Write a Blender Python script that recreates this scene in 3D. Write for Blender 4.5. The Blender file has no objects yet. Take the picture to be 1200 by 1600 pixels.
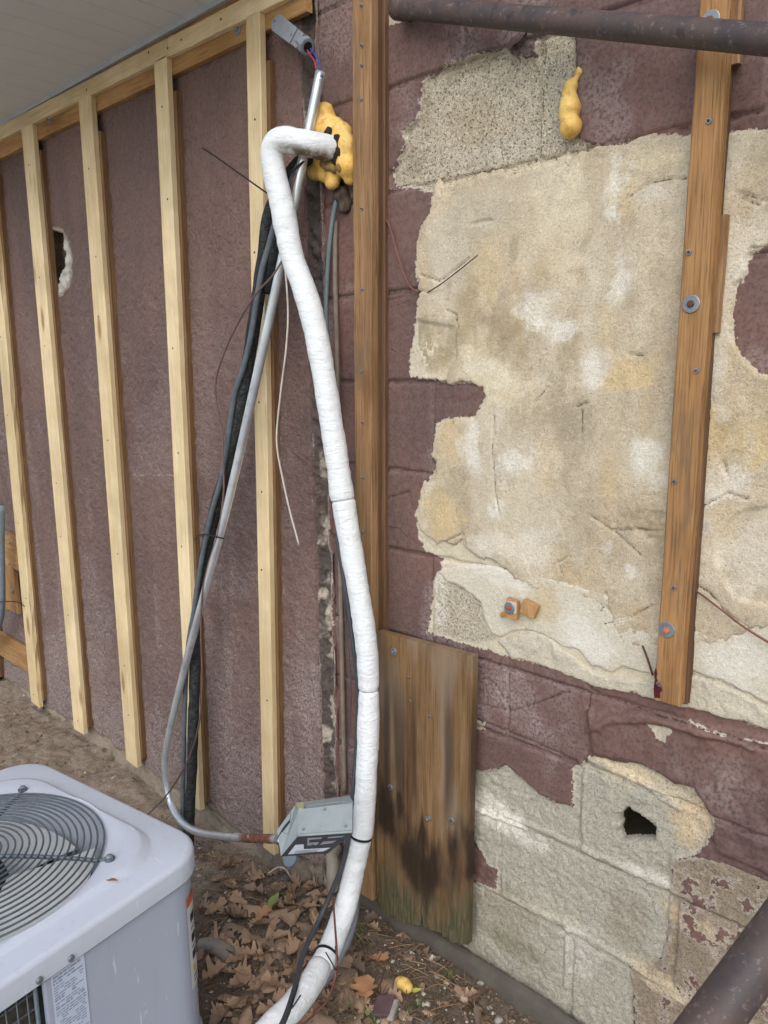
import bpy, bmesh, math, random
import numpy as np
from mathutils import Matrix, Vector

random.seed(7)
rng = np.random.default_rng(11)
sc = bpy.context.scene
COL = sc.collection

# ------------------------------------------------------------------ camera
F_PX, CX, CY = 1208.0, 600.0, 800.0                 # photograph 1200 x 1600
CAM = np.array([0.0, -1.3228, 1.4422])
R = np.array([[0.7274767866452885, 0.11751548091962352, -0.6759938140519296],
              [0.6859982052830746, -0.14404924492177118, 0.7132014283397557],
              [-0.013564189642059852, -0.98256802654152, -0.18540789081820944]])  # world <- (right, down, forward)
cam = bpy.data.cameras.new('camera')
cam.sensor_fit = 'HORIZONTAL'
cam.sensor_width = 36.0
cam.lens = 36.0 * F_PX / 1200.0
cam.clip_start = 0.02
cam.clip_end = 500
cam_o = bpy.data.objects.new('camera', cam)
COL.objects.link(cam_o)
mw = Matrix.Identity(4)
for i in range(3):
    mw[i][0] = R[i, 0]; mw[i][1] = -R[i, 1]; mw[i][2] = -R[i, 2]; mw[i][3] = CAM[i]
cam_o.matrix_world = mw
sc.camera = cam_o

# ------------------------------------------------------------------ sky and sun (overcast)
SUN_EL, SUN_AZ = 40.0, -58.0       # azimuth: degrees from +x, counter-clockwise, of the direction the light comes FROM
world = bpy.data.worlds.new('World')
sc.world = world
world.use_nodes = True
wt = world.node_tree
sky = wt.nodes.new('ShaderNodeTexSky')
sky.sky_type = 'NISHITA'
sky.sun_disc = False
sky.sun_elevation = math.radians(SUN_EL)
sky.sun_rotation = math.radians(90.0 - SUN_AZ)
sky.dust_density = 1.6
sky.air_density = 1.0
hs = wt.nodes.new('ShaderNodeHueSaturation')
hs.inputs['Saturation'].default_value = 0.72
hs.inputs['Value'].default_value = 1.0
wt.links.new(sky.outputs[0], hs.inputs['Color'])
bgn = wt.nodes['Background']
wt.links.new(hs.outputs[0], bgn.inputs['Color'])
bgn.inputs['Strength'].default_value = 0.15
sun = bpy.data.lights.new('sun', 'SUN')
sun.energy = 1.4
sun.angle = math.radians(65)
sun.color = (1.0, 0.995, 0.985)
sun_o = bpy.data.objects.new('sun', sun)
COL.objects.link(sun_o)
_el, _az = math.radians(SUN_EL), math.radians(SUN_AZ)
_d = Vector((math.cos(_el) * math.cos(_az), math.cos(_el) * math.sin(_az), math.sin(_el)))
sun_o.rotation_euler = _d.to_track_quat('Z', 'Y').to_euler()
sun_o.location = (0, -3, 5)

vs = sc.view_settings
vs.view_transform = 'Standard'
vs.look = 'None'
vs.gamma = 1.0
vs.use_curve_mapping = False
vs.exposure = 0.36
sc.render.engine = 'CYCLES'
sc.cycles.use_denoising = True
sc.cycles.use_adaptive_sampling = True
sc.cycles.adaptive_threshold = 0.04
sc.cycles.max_bounces = 5
sc.cycles.diffuse_bounces = 4

# ------------------------------------------------------------------ survey helpers
def ray(u, v):
    return R @ np.array([(u - CX) / F_PX, (v - CY) / F_PX, 1.0])
def P(u, v, y=0.0):
    """point of the plane parallel to the wall at offset y (wall face is y=0)"""
    r = ray(u, v)
    return CAM + r * ((y - CAM[1]) / r[1])
def PZ(u, v, z=0.0):
    r = ray(u, v)
    return CAM + r * ((z - CAM[2]) / r[2])
def PD(u, v, d):
    return CAM + ray(u, v) * d
def XZ(pts):
    return np.array([[*P(u, v)[[0, 2]]] for u, v in pts])

# ------------------------------------------------------------------ noise
_T = rng.random((256, 256))
def vnoise(x, y):
    xi = np.floor(x).astype(int); yi = np.floor(y).astype(int)
    fx = x - xi; fy = y - yi
    fx = fx * fx * (3 - 2 * fx); fy = fy * fy * (3 - 2 * fy)
    a = _T[xi & 255, yi & 255]; b = _T[(xi + 1) & 255, yi & 255]
    c = _T[xi & 255, (yi + 1) & 255]; d = _T[(xi + 1) & 255, (yi + 1) & 255]
    return (a * (1 - fx) + b * fx) * (1 - fy) + (c * (1 - fx) + d * fx) * fy
def fbm(x, y, freq, octs=4, seed=0, gain=0.5):
    s = 0; a = 1.0; t = 0
    for k in range(octs):
        s = s + a * vnoise(x * freq + 17.3 * seed + 5.1 * k, y * freq + 9.7 * seed + 3.3 * k)
        t += a; a *= gain; freq *= 2.03
    return s / t - 0.5
def sstep(a, b, x):
    t = np.clip((x - a) / (b - a), 0, 1)
    return t * t * (3 - 2 * t)
def sdf(poly, X, Z):
    """signed distance, positive inside"""
    poly = np.asarray(poly)
    sh = X.shape
    x = X.ravel(); z = Z.ravel()
    d = np.full(x.shape, 1e9); ins = np.zeros(x.shape, bool)
    n = len(poly)
    for i in range(n):
        ax, az = poly[i]; bx, bz = poly[(i + 1) % n]
        ex, ez = bx - ax, bz - az
        t = np.clip(((x - ax) * ex + (z - az) * ez) / (ex * ex + ez * ez + 1e-12), 0, 1)
        d = np.minimum(d, (x - ax - t * ex) ** 2 + (z - az - t * ez) ** 2)
        c = ((az > z) != (bz > z)) & (x < (bx - ax) * (z - az) / (bz - az + 1e-12) + ax)
        ins ^= c
    d = np.sqrt(d)
    return np.where(ins, d, -d).reshape(sh)
def pdist(line, X, Z):
    """distance to an open polyline"""
    d = np.full(X.shape, 1e9)
    for i in range(len(line) - 1):
        ax, az = line[i]; bx, bz = line[i + 1]
        ex, ez = bx - ax, bz - az
        t = np.clip(((X - ax) * ex + (Z - az) * ez) / (ex * ex + ez * ez + 1e-12), 0, 1)
        d = np.minimum(d, (X - ax - t * ex) ** 2 + (Z - az - t * ez) ** 2)
    return np.sqrt(d)

# ------------------------------------------------------------------ object helpers
ORG = {}
def tag(o, label=None, cat=None, group=None, kind=None):
    if label: o['label'] = label
    if cat: o['category'] = cat
    if group: o['group'] = group
    if kind: o['kind'] = kind
    return o
def empty(name, loc, label, cat, group=None):
    o = bpy.data.objects.new(name, None)
    COL.objects.link(o)
    o.empty_display_size = 0.05
    o.location = tuple(float(c) for c in loc)
    ORG[o] = np.array(loc, float)
    return tag(o, label, cat, group)
def mesh_obj(name, verts, faces, mat=None, parent=None, smooth=False, origin=None, attrs=None, uvs=None):
    verts = np.asarray(verts, float).reshape(-1, 3)
    if parent is not None:
        o0 = ORG[parent]
    elif origin is not None:
        o0 = np.asarray(origin, float)
    else:
        o0 = np.array([*(verts[:, :2].min(0) + verts[:, :2].max(0)) / 2, verts[:, 2].min()])
    me = bpy.data.meshes.new(name)
    me.from_pydata((verts - o0).tolist(), [], faces if isinstance(faces, list) else faces.tolist())
    if attrs:
        for k, a in attrs.items():
            if a.ndim == 2:
                at = me.attributes.new(k, 'FLOAT_COLOR', 'POINT')
                c = np.ones((len(verts), 4)); c[:, :3] = a
                at.data.foreach_set('color', c.ravel())
            else:
                at = me.attributes.new(k, 'FLOAT', 'POINT')
                at.data.foreach_set('value', a.ravel())
    if uvs is not None:
        ul = me.uv_layers.new(name='UVMap')
        li = np.empty(len(me.loops), int); me.loops.foreach_get('vertex_index', li)
        ul.data.foreach_set('uv', np.asarray(uvs, float)[li].ravel())
    if mat: me.materials.append(mat)
    if smooth:
        me.polygons.foreach_set('use_smooth', np.ones(len(me.polygons), bool))
    me.update()
    o = bpy.data.objects.new(name, me)
    COL.objects.link(o)
    if parent is not None:
        o.parent = parent
    else:
        o.location = tuple(o0)
    ORG[o] = o0
    return o
def catmull(pts, n):
    pts = np.asarray(pts, float)
    if len(pts) < 3:
        t = np.linspace(0, 1, n)[:, None]
        return pts[0] * (1 - t) + pts[-1] * t
    p = np.vstack([2 * pts[0] - pts[1], pts, 2 * pts[-1] - pts[-2]])
    seg = np.linalg.norm(np.diff(pts, axis=0), axis=1)
    cum = np.concatenate([[0], np.cumsum(seg)])
    out = []
    for s in np.linspace(0, cum[-1], n):
        i = min(np.searchsorted(cum, s, side='right') - 1, len(pts) - 2)
        t = (s - cum[i]) / max(seg[i], 1e-9)
        a, b, c, d = p[i], p[i + 1], p[i + 2], p[i + 3]
        out.append(0.5 * ((2 * b) + (c - a) * t + (2 * a - 5 * b + 4 * c - d) * t * t + (3 * b - a - 3 * c + d) * t ** 3))
    return np.array(out)
def tube_geo(path, rad, sides=10, cap=True):
    """verts, faces, per-vertex length, per-vertex angle"""
    path = np.asarray(path, float); n = len(path)
    rad = np.broadcast_to(np.asarray(rad, float), (n,)) if np.ndim(rad) < 2 else np.asarray(rad)
    tan = np.gradient(path, axis=0)
    tan /= np.linalg.norm(tan, axis=1)[:, None] + 1e-12
    ref = np.array([0, 0, 1.0]) if abs(tan[0][2]) < 0.9 else np.array([1.0, 0, 0])
    nrm = np.cross(tan[0], ref); nrm /= np.linalg.norm(nrm)
    V = []; L = []; A = []; s = 0
    ang = np.linspace(0, 2 * np.pi, sides, endpoint=False)
    for i in range(n):
        if i:
            s += np.linalg.norm(path[i] - path[i - 1])
            nrm = nrm - tan[i] * (nrm @ tan[i]); nrm /= np.linalg.norm(nrm)
        bi = np.cross(tan[i], nrm)
        r = rad[i] if rad.ndim == 1 else rad[i][:, None]
        V.append(path[i] + r * (np.cos(ang)[:, None] * nrm + np.sin(ang)[:, None] * bi))
        L += [s] * sides; A += list(ang / (2 * np.pi))
    V = np.vstack(V)
    Fc = []
    for i in range(n - 1):
        for k in range(sides):
            k2 = (k + 1) % sides
            Fc.append((i * sides + k, i * sides + k2, (i + 1) * sides + k2, (i + 1) * sides + k))
    if cap:
        Fc.append(tuple(range(sides))[::-1]); Fc.append(tuple((n - 1) * sides + k for k in range(sides)))
    return V, Fc, np.array(L), np.array(A)
def tube(name, pts, rad, mat, parent=None, n=None, sides=10, label=None, cat=None, group=None, uvw=None, cap=True):
    pts = np.asarray(pts, float)
    n = n or max(4, 6 * len(pts))
    path = catmull(pts, n) if len(pts) > 2 else catmull(pts, max(n, 2))
    V, Fc, L, A = tube_geo(path, rad, sides, cap)
    o = mesh_obj(name, V, Fc, mat, parent, smooth=True, attrs={'len': L, 'ang': A})
    return tag(o, label, cat, group)
def box_geo(c, ax, ay, az, bevel=0.0):
    """box centred c with half-axis vectors"""
    c = np.asarray(c, float); ax = np.asarray(ax, float); ay = np.asarray(ay, float); az = np.asarray(az, float)
    if bevel <= 0:
        V = [c + sx * ax + sy * ay + sz * az for sx in (-1, 1) for sy in (-1, 1) for sz in (-1, 1)]
        return np.array(V), [(0, 1, 3, 2), (4, 6, 7, 5), (0, 4, 5, 1), (2, 3, 7, 6), (0, 2, 6, 4), (1, 5, 7, 3)]
    bm = bmesh.new()
    V = [bm.verts.new(c + sx * ax + sy * ay + sz * az) for sx in (-1, 1) for sy in (-1, 1) for sz in (-1, 1)]
    for q in [(0, 1, 3, 2), (4, 6, 7, 5), (0, 4, 5, 1), (2, 3, 7, 6), (0, 2, 6, 4), (1, 5, 7, 3)]:
        bm.faces.new([V[i] for i in q])
    bmesh.ops.bevel(bm, geom=list(bm.edges), offset=bevel, segments=2, affect='EDGES', profile=0.5)
    bm.verts.index_update()
    Vv = np.array([v.co[:] for v in bm.verts]); Ff = [tuple(v.index for v in f.verts) for f in bm.faces]
    bm.free()
    return Vv, Ff
def join_geo(*gs):
    V = []; Fc = []; k = 0
    for v, f in gs:
        V.append(np.asarray(v)); Fc += [tuple(i + k for i in q) for q in f]; k += len(v)
    return np.vstack(V), Fc
def disc_geo(c, nrm, r, h, sides=16, r2=None, dome=0.0):
    """short cylinder from c along nrm"""
    nrm = np.asarray(nrm, float); nrm = nrm / np.linalg.norm(nrm)
    c = np.asarray(c, float)
    r2 = r if r2 is None else r2
    pts = [c, c + nrm * h * 0.8, c + nrm * h, c + nrm * (h + dome)]
    rad = [r, r, r2 * 0.93, r2 * 0.5]
    if dome <= 0: pts = pts[:3]; rad = rad[:3]
    path = np.array(pts)
    ref = np.array([0, 0, 1.0]) if abs(nrm[2]) < 0.9 else np.array([1.0, 0, 0])
    a = np.cross(nrm, ref); a /= np.linalg.norm(a); b = np.cross(nrm, a)
    ang = np.linspace(0, 2 * np.pi, sides, endpoint=False)
    V = np.vstack([p + rr * (np.cos(ang)[:, None] * a + np.sin(ang)[:, None] * b) for p, rr in zip(path, rad)])
    Fc = []
    for i in range(len(path) - 1):
        for k in range(sides):
            k2 = (k + 1) % sides
            Fc.append((i * sides + k, i * sides + k2, (i + 1) * sides + k2, (i + 1) * sides + k))
    Fc.append(tuple(range(sides))[::-1]); Fc.append(tuple((len(path) - 1) * sides + k for k in range(sides)))
    return V, Fc
def remeshed(name, spheres, voxel, mat, parent=None, noise=0.0, nfreq=30, smooth_it=6, squash=None):
    """one continuous lumpy surface grown from overlapping spheres (c, r) or (c, (rx,ry,rz))"""
    bm = bmesh.new()
    for c, r in spheres:
        rr = r if np.ndim(r) else (r, r, r)
        m = Matrix.Translation(Vector(tuple(c))) @ Matrix.Diagonal((rr[0], rr[1], rr[2], 1))
        bmesh.ops.create_icosphere(bm, subdivisions=3, radius=1.0, matrix=m)
    me = bpy.data.meshes.new('tmp'); bm.to_mesh(me); bm.free()
    o = bpy.data.objects.new('tmp', me); COL.objects.link(o)
    md = o.modifiers.new('r', 'REMESH'); md.mode = 'VOXEL'; md.voxel_size = voxel
    ms = o.modifiers.new('s', 'SMOOTH'); ms.iterations = smooth_it; ms.factor = 0.5
    dg = bpy.context.evaluated_depsgraph_get(); dg.update()
    ev = o.evaluated_get(dg); m2 = ev.to_mesh()
    V = np.array([v.co[:] for v in m2.vertices]); Fc = [tuple(p.vertices) for p in m2.polygons]
    Nn = np.array([v.normal[:] for v in m2.vertices])
    ev.to_mesh_clear()
    bpy.data.objects.remove(o); bpy.data.meshes.remove(me)
    if noise:
        V = V + Nn * (noise * (fbm(V[:, 0] + V[:, 1] * .7, V[:, 2] + V[:, 1] * .5, nfreq, 3, 3)))[:, None] * 2
    return mesh_obj(name, V, Fc, mat, parent, smooth=True)

# ------------------------------------------------------------------ material helpers
def MAT(name, rough=0.8, metal=0.0, col=None, spec=0.3):
    m = bpy.data.materials.new(name); m.use_nodes = True
    nt = m.node_tree; b = nt.nodes['Principled BSDF']
    b.inputs['Roughness'].default_value = rough
    b.inputs['Metallic'].default_value = metal
    b.inputs['Specular IOR Level'].default_value = spec
    if col: b.inputs['Base Color'].default_value = (*col, 1)
    return m, nt, b
def put(nt, sock, val):
    if isinstance(val, bpy.types.NodeSocket): nt.links.new(val, sock)
    elif val is not None:
        if isinstance(val, (tuple, list)) and len(val) == 3 and sock.type == 'RGBA': val = (*val, 1)
        sock.default_value = val
def node(nt, typ, **kw):
    n = nt.nodes.new('ShaderNode' + typ)
    for k, v in kw.items():
        if k.startswith('_'): setattr(n, k[1:], v)
        else: put(nt, n.inputs[k.replace('__', ' ')], v)
    return n
def math_(nt, op, a, b=None, c=None):
    n = nt.nodes.new('ShaderNodeMath'); n.operation = op
    put(nt, n.inputs[0], a)
    if b is not None: put(nt, n.inputs[1], b)
    if c is not None: put(nt, n.inputs[2], c)
    return n.outputs[0]
def mix(nt, fac, a, b, blend='MIX'):
    n = nt.nodes.new('ShaderNodeMix'); n.data_type = 'RGBA'; n.blend_type = blend
    put(nt, n.inputs[0], fac); put(nt, n.inputs[6], a); put(nt, n.inputs[7], b)
    return n.outputs[2]
def rng_(nt, val, a, b, c=0.0, d=1.0, smooth=True):
    n = nt.nodes.new('ShaderNodeMapRange')
    n.interpolation_type = 'SMOOTHSTEP' if smooth else 'LINEAR'
    put(nt, n.inputs[0], val)
    for i, x in enumerate((a, b, c, d)): put(nt, n.inputs[i + 1], x)
    return n.outputs[0]
def coords(nt, scale=None, obj_random=0.0):
    t = nt.nodes.new('ShaderNodeTexCoord'); v = t.outputs['Object']
    if obj_random:
        oi = nt.nodes.new('ShaderNodeObjectInfo')
        cb = node(nt, 'CombineXYZ', X=math_(nt, 'MULTIPLY', oi.outputs['Random'], obj_random),
                  Y=math_(nt, 'MULTIPLY', oi.outputs['Random'], obj_random * 1.7), Z=math_(nt, 'MULTIPLY', oi.outputs['Random'], obj_random * 3.1))
        a = nt.nodes.new('ShaderNodeVectorMath'); a.operation = 'ADD'
        nt.links.new(v, a.inputs[0]); nt.links.new(cb.outputs[0], a.inputs[1]); v = a.outputs[0]
    if scale:
        m = nt.nodes.new('ShaderNodeMapping'); m.inputs['Scale'].default_value = scale
        nt.links.new(v, m.inputs['Vector']); v = m.outputs[0]
    return v
def noise(nt, vec, scale, detail=4.0, rough=0.55, dist=0.0):
    n = node(nt, 'TexNoise', Vector=vec, Scale=scale, Detail=detail, Roughness=rough, Distortion=dist)
    return n.outputs['Fac']
def bump(nt, b, h, strength=0.5, dist=0.002, prev=None):
    n = nt.nodes.new('ShaderNodeBump')
    put(nt, n.inputs['Strength'], strength); n.inputs['Distance'].default_value = dist
    put(nt, n.inputs['Height'], h)
    if prev is not None: nt.links.new(prev, n.inputs['Normal'])
    nt.links.new(n.outputs[0], b.inputs['Normal'])
    return n.outputs[0]
def attr(nt, name):
    n = nt.nodes.new('ShaderNodeAttribute'); n.attribute_name = name
    return n
def sRGB(r, g, b):
    f = lambda c: (c / 255 / 12.92) if c <= 10 else ((c / 255 + 0.055) / 1.055) ** 2.4
    return (f(r), f(g), f(b))

# ---- painted masonry: the coat is paint where attribute 'peel' < 0, bare wall of colour 'Col' where > 0
def masonry_mat(name, paint, paint2, edge, paint_bump=0.25, pdist_=0.0022, chips=0.0, lump=60.0):
    m, nt, b = MAT(name, 0.85)
    v = coords(nt)
    pe = attr(nt, 'peel').outputs['Fac']; colr = attr(nt, 'Col').outputs['Color']; wet = attr(nt, 'dirt').outputs['Fac']
    agg = attr(nt, 'agg').outputs['Fac']
    nA = noise(nt, v, lump, 4, 0.65); nB = noise(nt, v, 150, 4, 0.72); nC = noise(nt, v, 430, 2, 0.75)
    f = math_(nt, 'ADD', pe, math_(nt, 'MULTIPLY', math_(nt, 'SUBTRACT', nA, 0.5), 0.022))
    f = math_(nt, 'ADD', f, math_(nt, 'MULTIPLY', math_(nt, 'SUBTRACT', nB, 0.5), 0.014))
    fac = rng_(nt, f, -0.0005, 0.0006)
    rim = math_(nt, 'MULTIPLY', rng_(nt, f, -0.0016, 0.0), rng_(nt, f, 0.0050, 0.001))
    big = attr(nt, 'tone').outputs['Fac']
    pc = mix(nt, big, paint, paint2)
    pc = mix(nt, rng_(nt, nA, 0.35, 0.72, 0, 0.45), pc, mix(nt, 0.55, pc, sRGB(138, 122, 115)))
    pc = mix(nt, rng_(nt, nB, 0.54, 0.36, 0.0, 0.7), pc, mix(nt, 1.0, pc, (0.60, 0.56, 0.55), 'MULTIPLY'))
    sp = node(nt, 'TexVoronoi', Vector=v, Scale=95.0, Randomness=1.0)
    spk = math_(nt, 'MULTIPLY', rng_(nt, sp.outputs['Distance'], 0.12, 0.07), rng_(nt, nA, 0.56, 0.70))
    pc = mix(nt, math_(nt, 'MULTIPLY', spk, 0.75), pc, sRGB(196, 188, 180))
    dusty = math_(nt, 'MULTIPLY', wet, rng_(nt, nB, 0.35, 0.65))
    pc = mix(nt, math_(nt, 'MULTIPLY', dusty, 0.75), pc, sRGB(166, 156, 152))
    gk = rng_(nt, agg, 0.1, 0.9, 0.38, 1.0, False)
    bc = mix(nt, gk, colr, mix(nt, 1.0, colr, mix(nt, rng_(nt, nC, 0.28, 0.70), (0.55, 0.53, 0.50), (1.30, 1.29, 1.27)), 'MULTIPLY'))
    bc = mix(nt, gk, bc, mix(nt, 1.0, bc, mix(nt, rng_(nt, nB, 0.3, 0.7), (0.78, 0.77, 0.75), (1.15, 1.15, 1.15)), 'MULTIPLY'))
    pit = node(nt, 'TexVoronoi', Vector=v, Scale=165.0)
    pitf = math_(nt, 'MULTIPLY', math_(nt, 'MULTIPLY', rng_(nt, pit.outputs['Distance'], 0.36, 0.20), rng_(nt, nB, 0.55, 0.47)), agg)
    bc = mix(nt, math_(nt, 'MULTIPLY', pitf, 0.62), bc, (0.085, 0.075, 0.062))
    bc = mix(nt, math_(nt, 'MULTIPLY', rim, 0.5), bc, edge)
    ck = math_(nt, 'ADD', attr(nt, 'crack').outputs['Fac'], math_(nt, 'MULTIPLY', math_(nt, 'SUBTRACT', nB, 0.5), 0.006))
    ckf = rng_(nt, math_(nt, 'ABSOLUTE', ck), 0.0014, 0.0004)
    fin = mix(nt, math_(nt, 'MULTIPLY', ckf, 0.75), mix(nt, fac, pc, bc), sRGB(84, 74, 62))  # dark line painted for shade and dirt inside cracks and joints
    put(nt, b.inputs['Base Color'], fin)
    put(nt, b.inputs['Roughness'], mix(nt, fac, (0.60, 0.60, 0.60), (0.95, 0.95, 0.95)))
    hp = math_(nt, 'MULTIPLY', math_(nt, 'ADD', math_(nt, 'MULTIPLY', nA, 0.75), math_(nt, 'MULTIPLY', nB, 0.25)), paint_bump)
    hb = math_(nt, 'ADD', math_(nt, 'MULTIPLY', nC, 0.35), math_(nt, 'MULTIPLY', nB, 0.8))
    hb = math_(nt, 'SUBTRACT', math_(nt, 'SUBTRACT', hb, math_(nt, 'MULTIPLY', pitf, 0.9)), 0.35)
    mxn = nt.nodes.new('ShaderNodeMix'); mxn.data_type = 'FLOAT'
    put(nt, mxn.inputs[0], fac); put(nt, mxn.inputs[2], hp); put(nt, mxn.inputs[3], hb)
    bump(nt, b, math_(nt, 'SUBTRACT', mxn.outputs[0], math_(nt, 'MULTIPLY', ckf, 0.8)), 0.9, pdist_)
    return m

def wood_mat(name, c1, c2, c3, rough=0.75, grain=1.0, knots=0.0, stain=None, stain_amt=0.0, ply=False, wetz=None):
    m, nt, b = MAT(name, rough)
    v0 = coords(nt, obj_random=3.0)
    def mp(s):
        q = nt.nodes.new('ShaderNodeMapping'); q.inputs['Scale'].default_value = s
        nt.links.new(v0, q.inputs['Vector']); return q.outputs[0]
    n1 = noise(nt, mp((14, 14, 0.9)), 3.0, 5, 0.6, 1.2)
    n2 = noise(nt, mp((90, 90, 2.2)), 4.0, 4, 0.65)
    n3 = noise(nt, mp((1, 1, 1)), 5.0, 4, 0.6)
    c = mix(nt, rng_(nt, n1, 0.33, 0.68), c1, c2)
    c = mix(nt, rng_(nt, n2, 0.47, 0.66, 0, 0.75 * grain), c, c3)
    c = mix(nt, 1.0, c, mix(nt, rng_(nt, n3, 0.3, 0.7), (0.84, 0.83, 0.80), (1.08, 1.08, 1.08)), 'MULTIPLY')
    oi_ = nt.nodes.new('ShaderNodeObjectInfo')
    c = mix(nt, 1.0, c, mix(nt, oi_.outputs['Random'], (0.86, 0.83, 0.78), (1.06, 1.06, 1.07)), 'MULTIPLY')
    if knots:
        vo = node(nt, 'TexVoronoi', Vector=mp((9, 9, 2.6)), Scale=1.0)
        kf = math_(nt, 'MULTIPLY', rng_(nt, vo.outputs['Distance'], 0.17, 0.07), knots)
        c = mix(nt, kf, c, mix(nt, 0.55, c3, (0.16, 0.055, 0.02)))
    if stain:
        sn = noise(nt, mp((7, 7, 1.5)), 1.7, 5, 0.65)
        c = mix(nt, rng_(nt, sn, 0.53, 0.70, 0, stain_amt), c, stain)
    if ply:
        w = node(nt, 'TexWave', Vector=mp((0.0, 1.0, 0.0)), Scale=48.0, Distortion=0.0)
        c = mix(nt, rng_(nt, w.outputs['Fac'], 0.2, 0.5, 0.65, 0.0), c, (0.085, 0.04, 0.018))
    if wetz:
        a = attr(nt, 'wet').outputs['Fac']; gr = attr(nt, 'moss').outputs['Fac']; tn = attr(nt, 'grey').outputs['Fac']
        c = mix(nt, math_(nt, 'MULTIPLY', tn, 0.55), c, sRGB(138, 122, 105))
        c = mix(nt, a, c, mix(nt, 0.07, (0.020, 0.014, 0.011), c))
        c = mix(nt, gr, c, mix(nt, rng_(nt, n2, .4, .65), (0.055, 0.06, 0.032), (0.13, 0.105, 0.06)))
        put(nt, b.inputs['Roughness'], mix(nt, a, (rough,) * 3, (0.55,) * 3))
    put(nt, b.inputs['Base Color'], c)
    bump(nt, b, math_(nt, 'ADD', n2, math_(nt, 'MULTIPLY', n1, 0.5)), 0.5, 0.0012)
    return m
def plain(name, c, rough=0.6, metal=0.0, var=0.25, nscale=30, bumps=0.2, spec=0.3, c2=None):
    m, nt, b = MAT(name, rough, metal, spec=spec)
    v = coords(nt, obj_random=2.0)
    n1 = noise(nt, v, nscale, 5, 0.65); n2 = noise(nt, v, nscale * 9, 3, 0.7)
    cd = c2 if c2 else tuple(x * (1 - var) for x in c)
    cc = mix(nt, rng_(nt, n1, 0.32, 0.68), c, cd)
    cc = mix(nt, rng_(nt, n2, 0.5, 0.75, 0, 0.3), cc, tuple(x * (1 - var) for x in cd))
    put(nt, b.inputs['Base Color'], cc)
    put(nt, b.inputs['Roughness'], rng_(nt, n1, 0.2, 0.8, max(rough - 0.1, 0.05), min(rough + 0.12, 1), False))
    if bumps: bump(nt, b, math_(nt, 'ADD', n1, math_(nt, 'MULTIPLY', n2, 0.4)), bumps, 0.002)
    return m

PURPLE, PURPLE2 = sRGB(103, 76, 72), sRGB(92, 71, 70)
M_block = masonry_mat('painted_block', sRGB(120, 90, 82), sRGB(101, 79, 75), sRGB(190, 183, 170), 0.22, 0.0026)
M_stucco = masonry_mat('painted_stucco', sRGB(130, 103, 95), sRGB(109, 88, 83), sRGB(168, 158, 146), 2.8, 0.0050, lump=70.0)
M_pine = wood_mat('pale_pine', sRGB(234, 217, 180), sRGB(226, 204, 160), sRGB(200, 170, 124), 0.6, 0.7, 1.0)
M_backing = wood_mat('brown_backing_strip', sRGB(186, 152, 110), sRGB(162, 127, 88), sRGB(116, 86, 58), 0.75, 1.0, 0.2, sRGB(98, 76, 58), 0.5, ply=True)
M_ledger = wood_mat('ledger_wood', sRGB(184, 146, 98), sRGB(164, 122, 76), sRGB(126, 88, 52), 0.7, 0.8, 0.4, sRGB(92, 62, 40), 0.5)
M_post = wood_mat('weathered_post_wood', sRGB(166, 133, 98), sRGB(144, 110, 76), sRGB(102, 76, 52), 0.72, 1.0, 0.5, sRGB(104, 88, 74), 0.7)
M_plypost = wood_mat('layered_post_wood', sRGB(150, 120, 90), sRGB(126, 98, 72), sRGB(86, 66, 48), 0.75, 1.0, 0.0, sRGB(84, 66, 52), 0.5, ply=True)
M_orangepost = wood_mat('amber_post_wood', sRGB(176, 136, 91), sRGB(154, 112, 69), sRGB(110, 80, 52), 0.66, 1.0, 0.5, sRGB(112, 92, 72), 0.85)
M_board = wood_mat('weathered_board', sRGB(140, 110, 76), sRGB(114, 88, 60), sRGB(82, 62, 44), 0.8, 0.8, 0.0, sRGB(96, 78, 62), 0.6, wetz=True)
M_galv = plain('galvanised_steel', sRGB(176, 182, 188), 0.42, 0.85, 0.18, 22, 0.06)
M_zinc = plain('zinc_washer', sRGB(150, 156, 160), 0.5, 0.7, 0.25, 60, 0.1)
M_rustbolt = plain('rusty_bolt', sRGB(120, 84, 66), 0.8, 0.3, 0.4, 80, 0.3)
M_darkhole = plain('nail_hole', (0.012, 0.010, 0.008), 0.9)

# ================================================================== LARGE STRUCTURE
# ------------------------------------------------------------------ block wall (right)
def axis_mix(a, b, s1, c, s2):
    return np.concatenate([np.arange(a, b, s1), np.arange(b + 0.004, c, s2)])
XL = -1.447
xs = axis_mix(XL, -0.27, 0.0035, 0.75, 0.015)
ZSTEP = 0.0035
zs = np.arange(-0.16, 2.44, ZSTEP)
GX, GZ = np.meshgrid(xs, zs, indexing='ij')
wall_c = empty('block_wall', (-0.6, 0.0, 0.0), 'block wall with peeling purple brown paint and bare tan plaster, right of the dark seam', 'wall')

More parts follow.
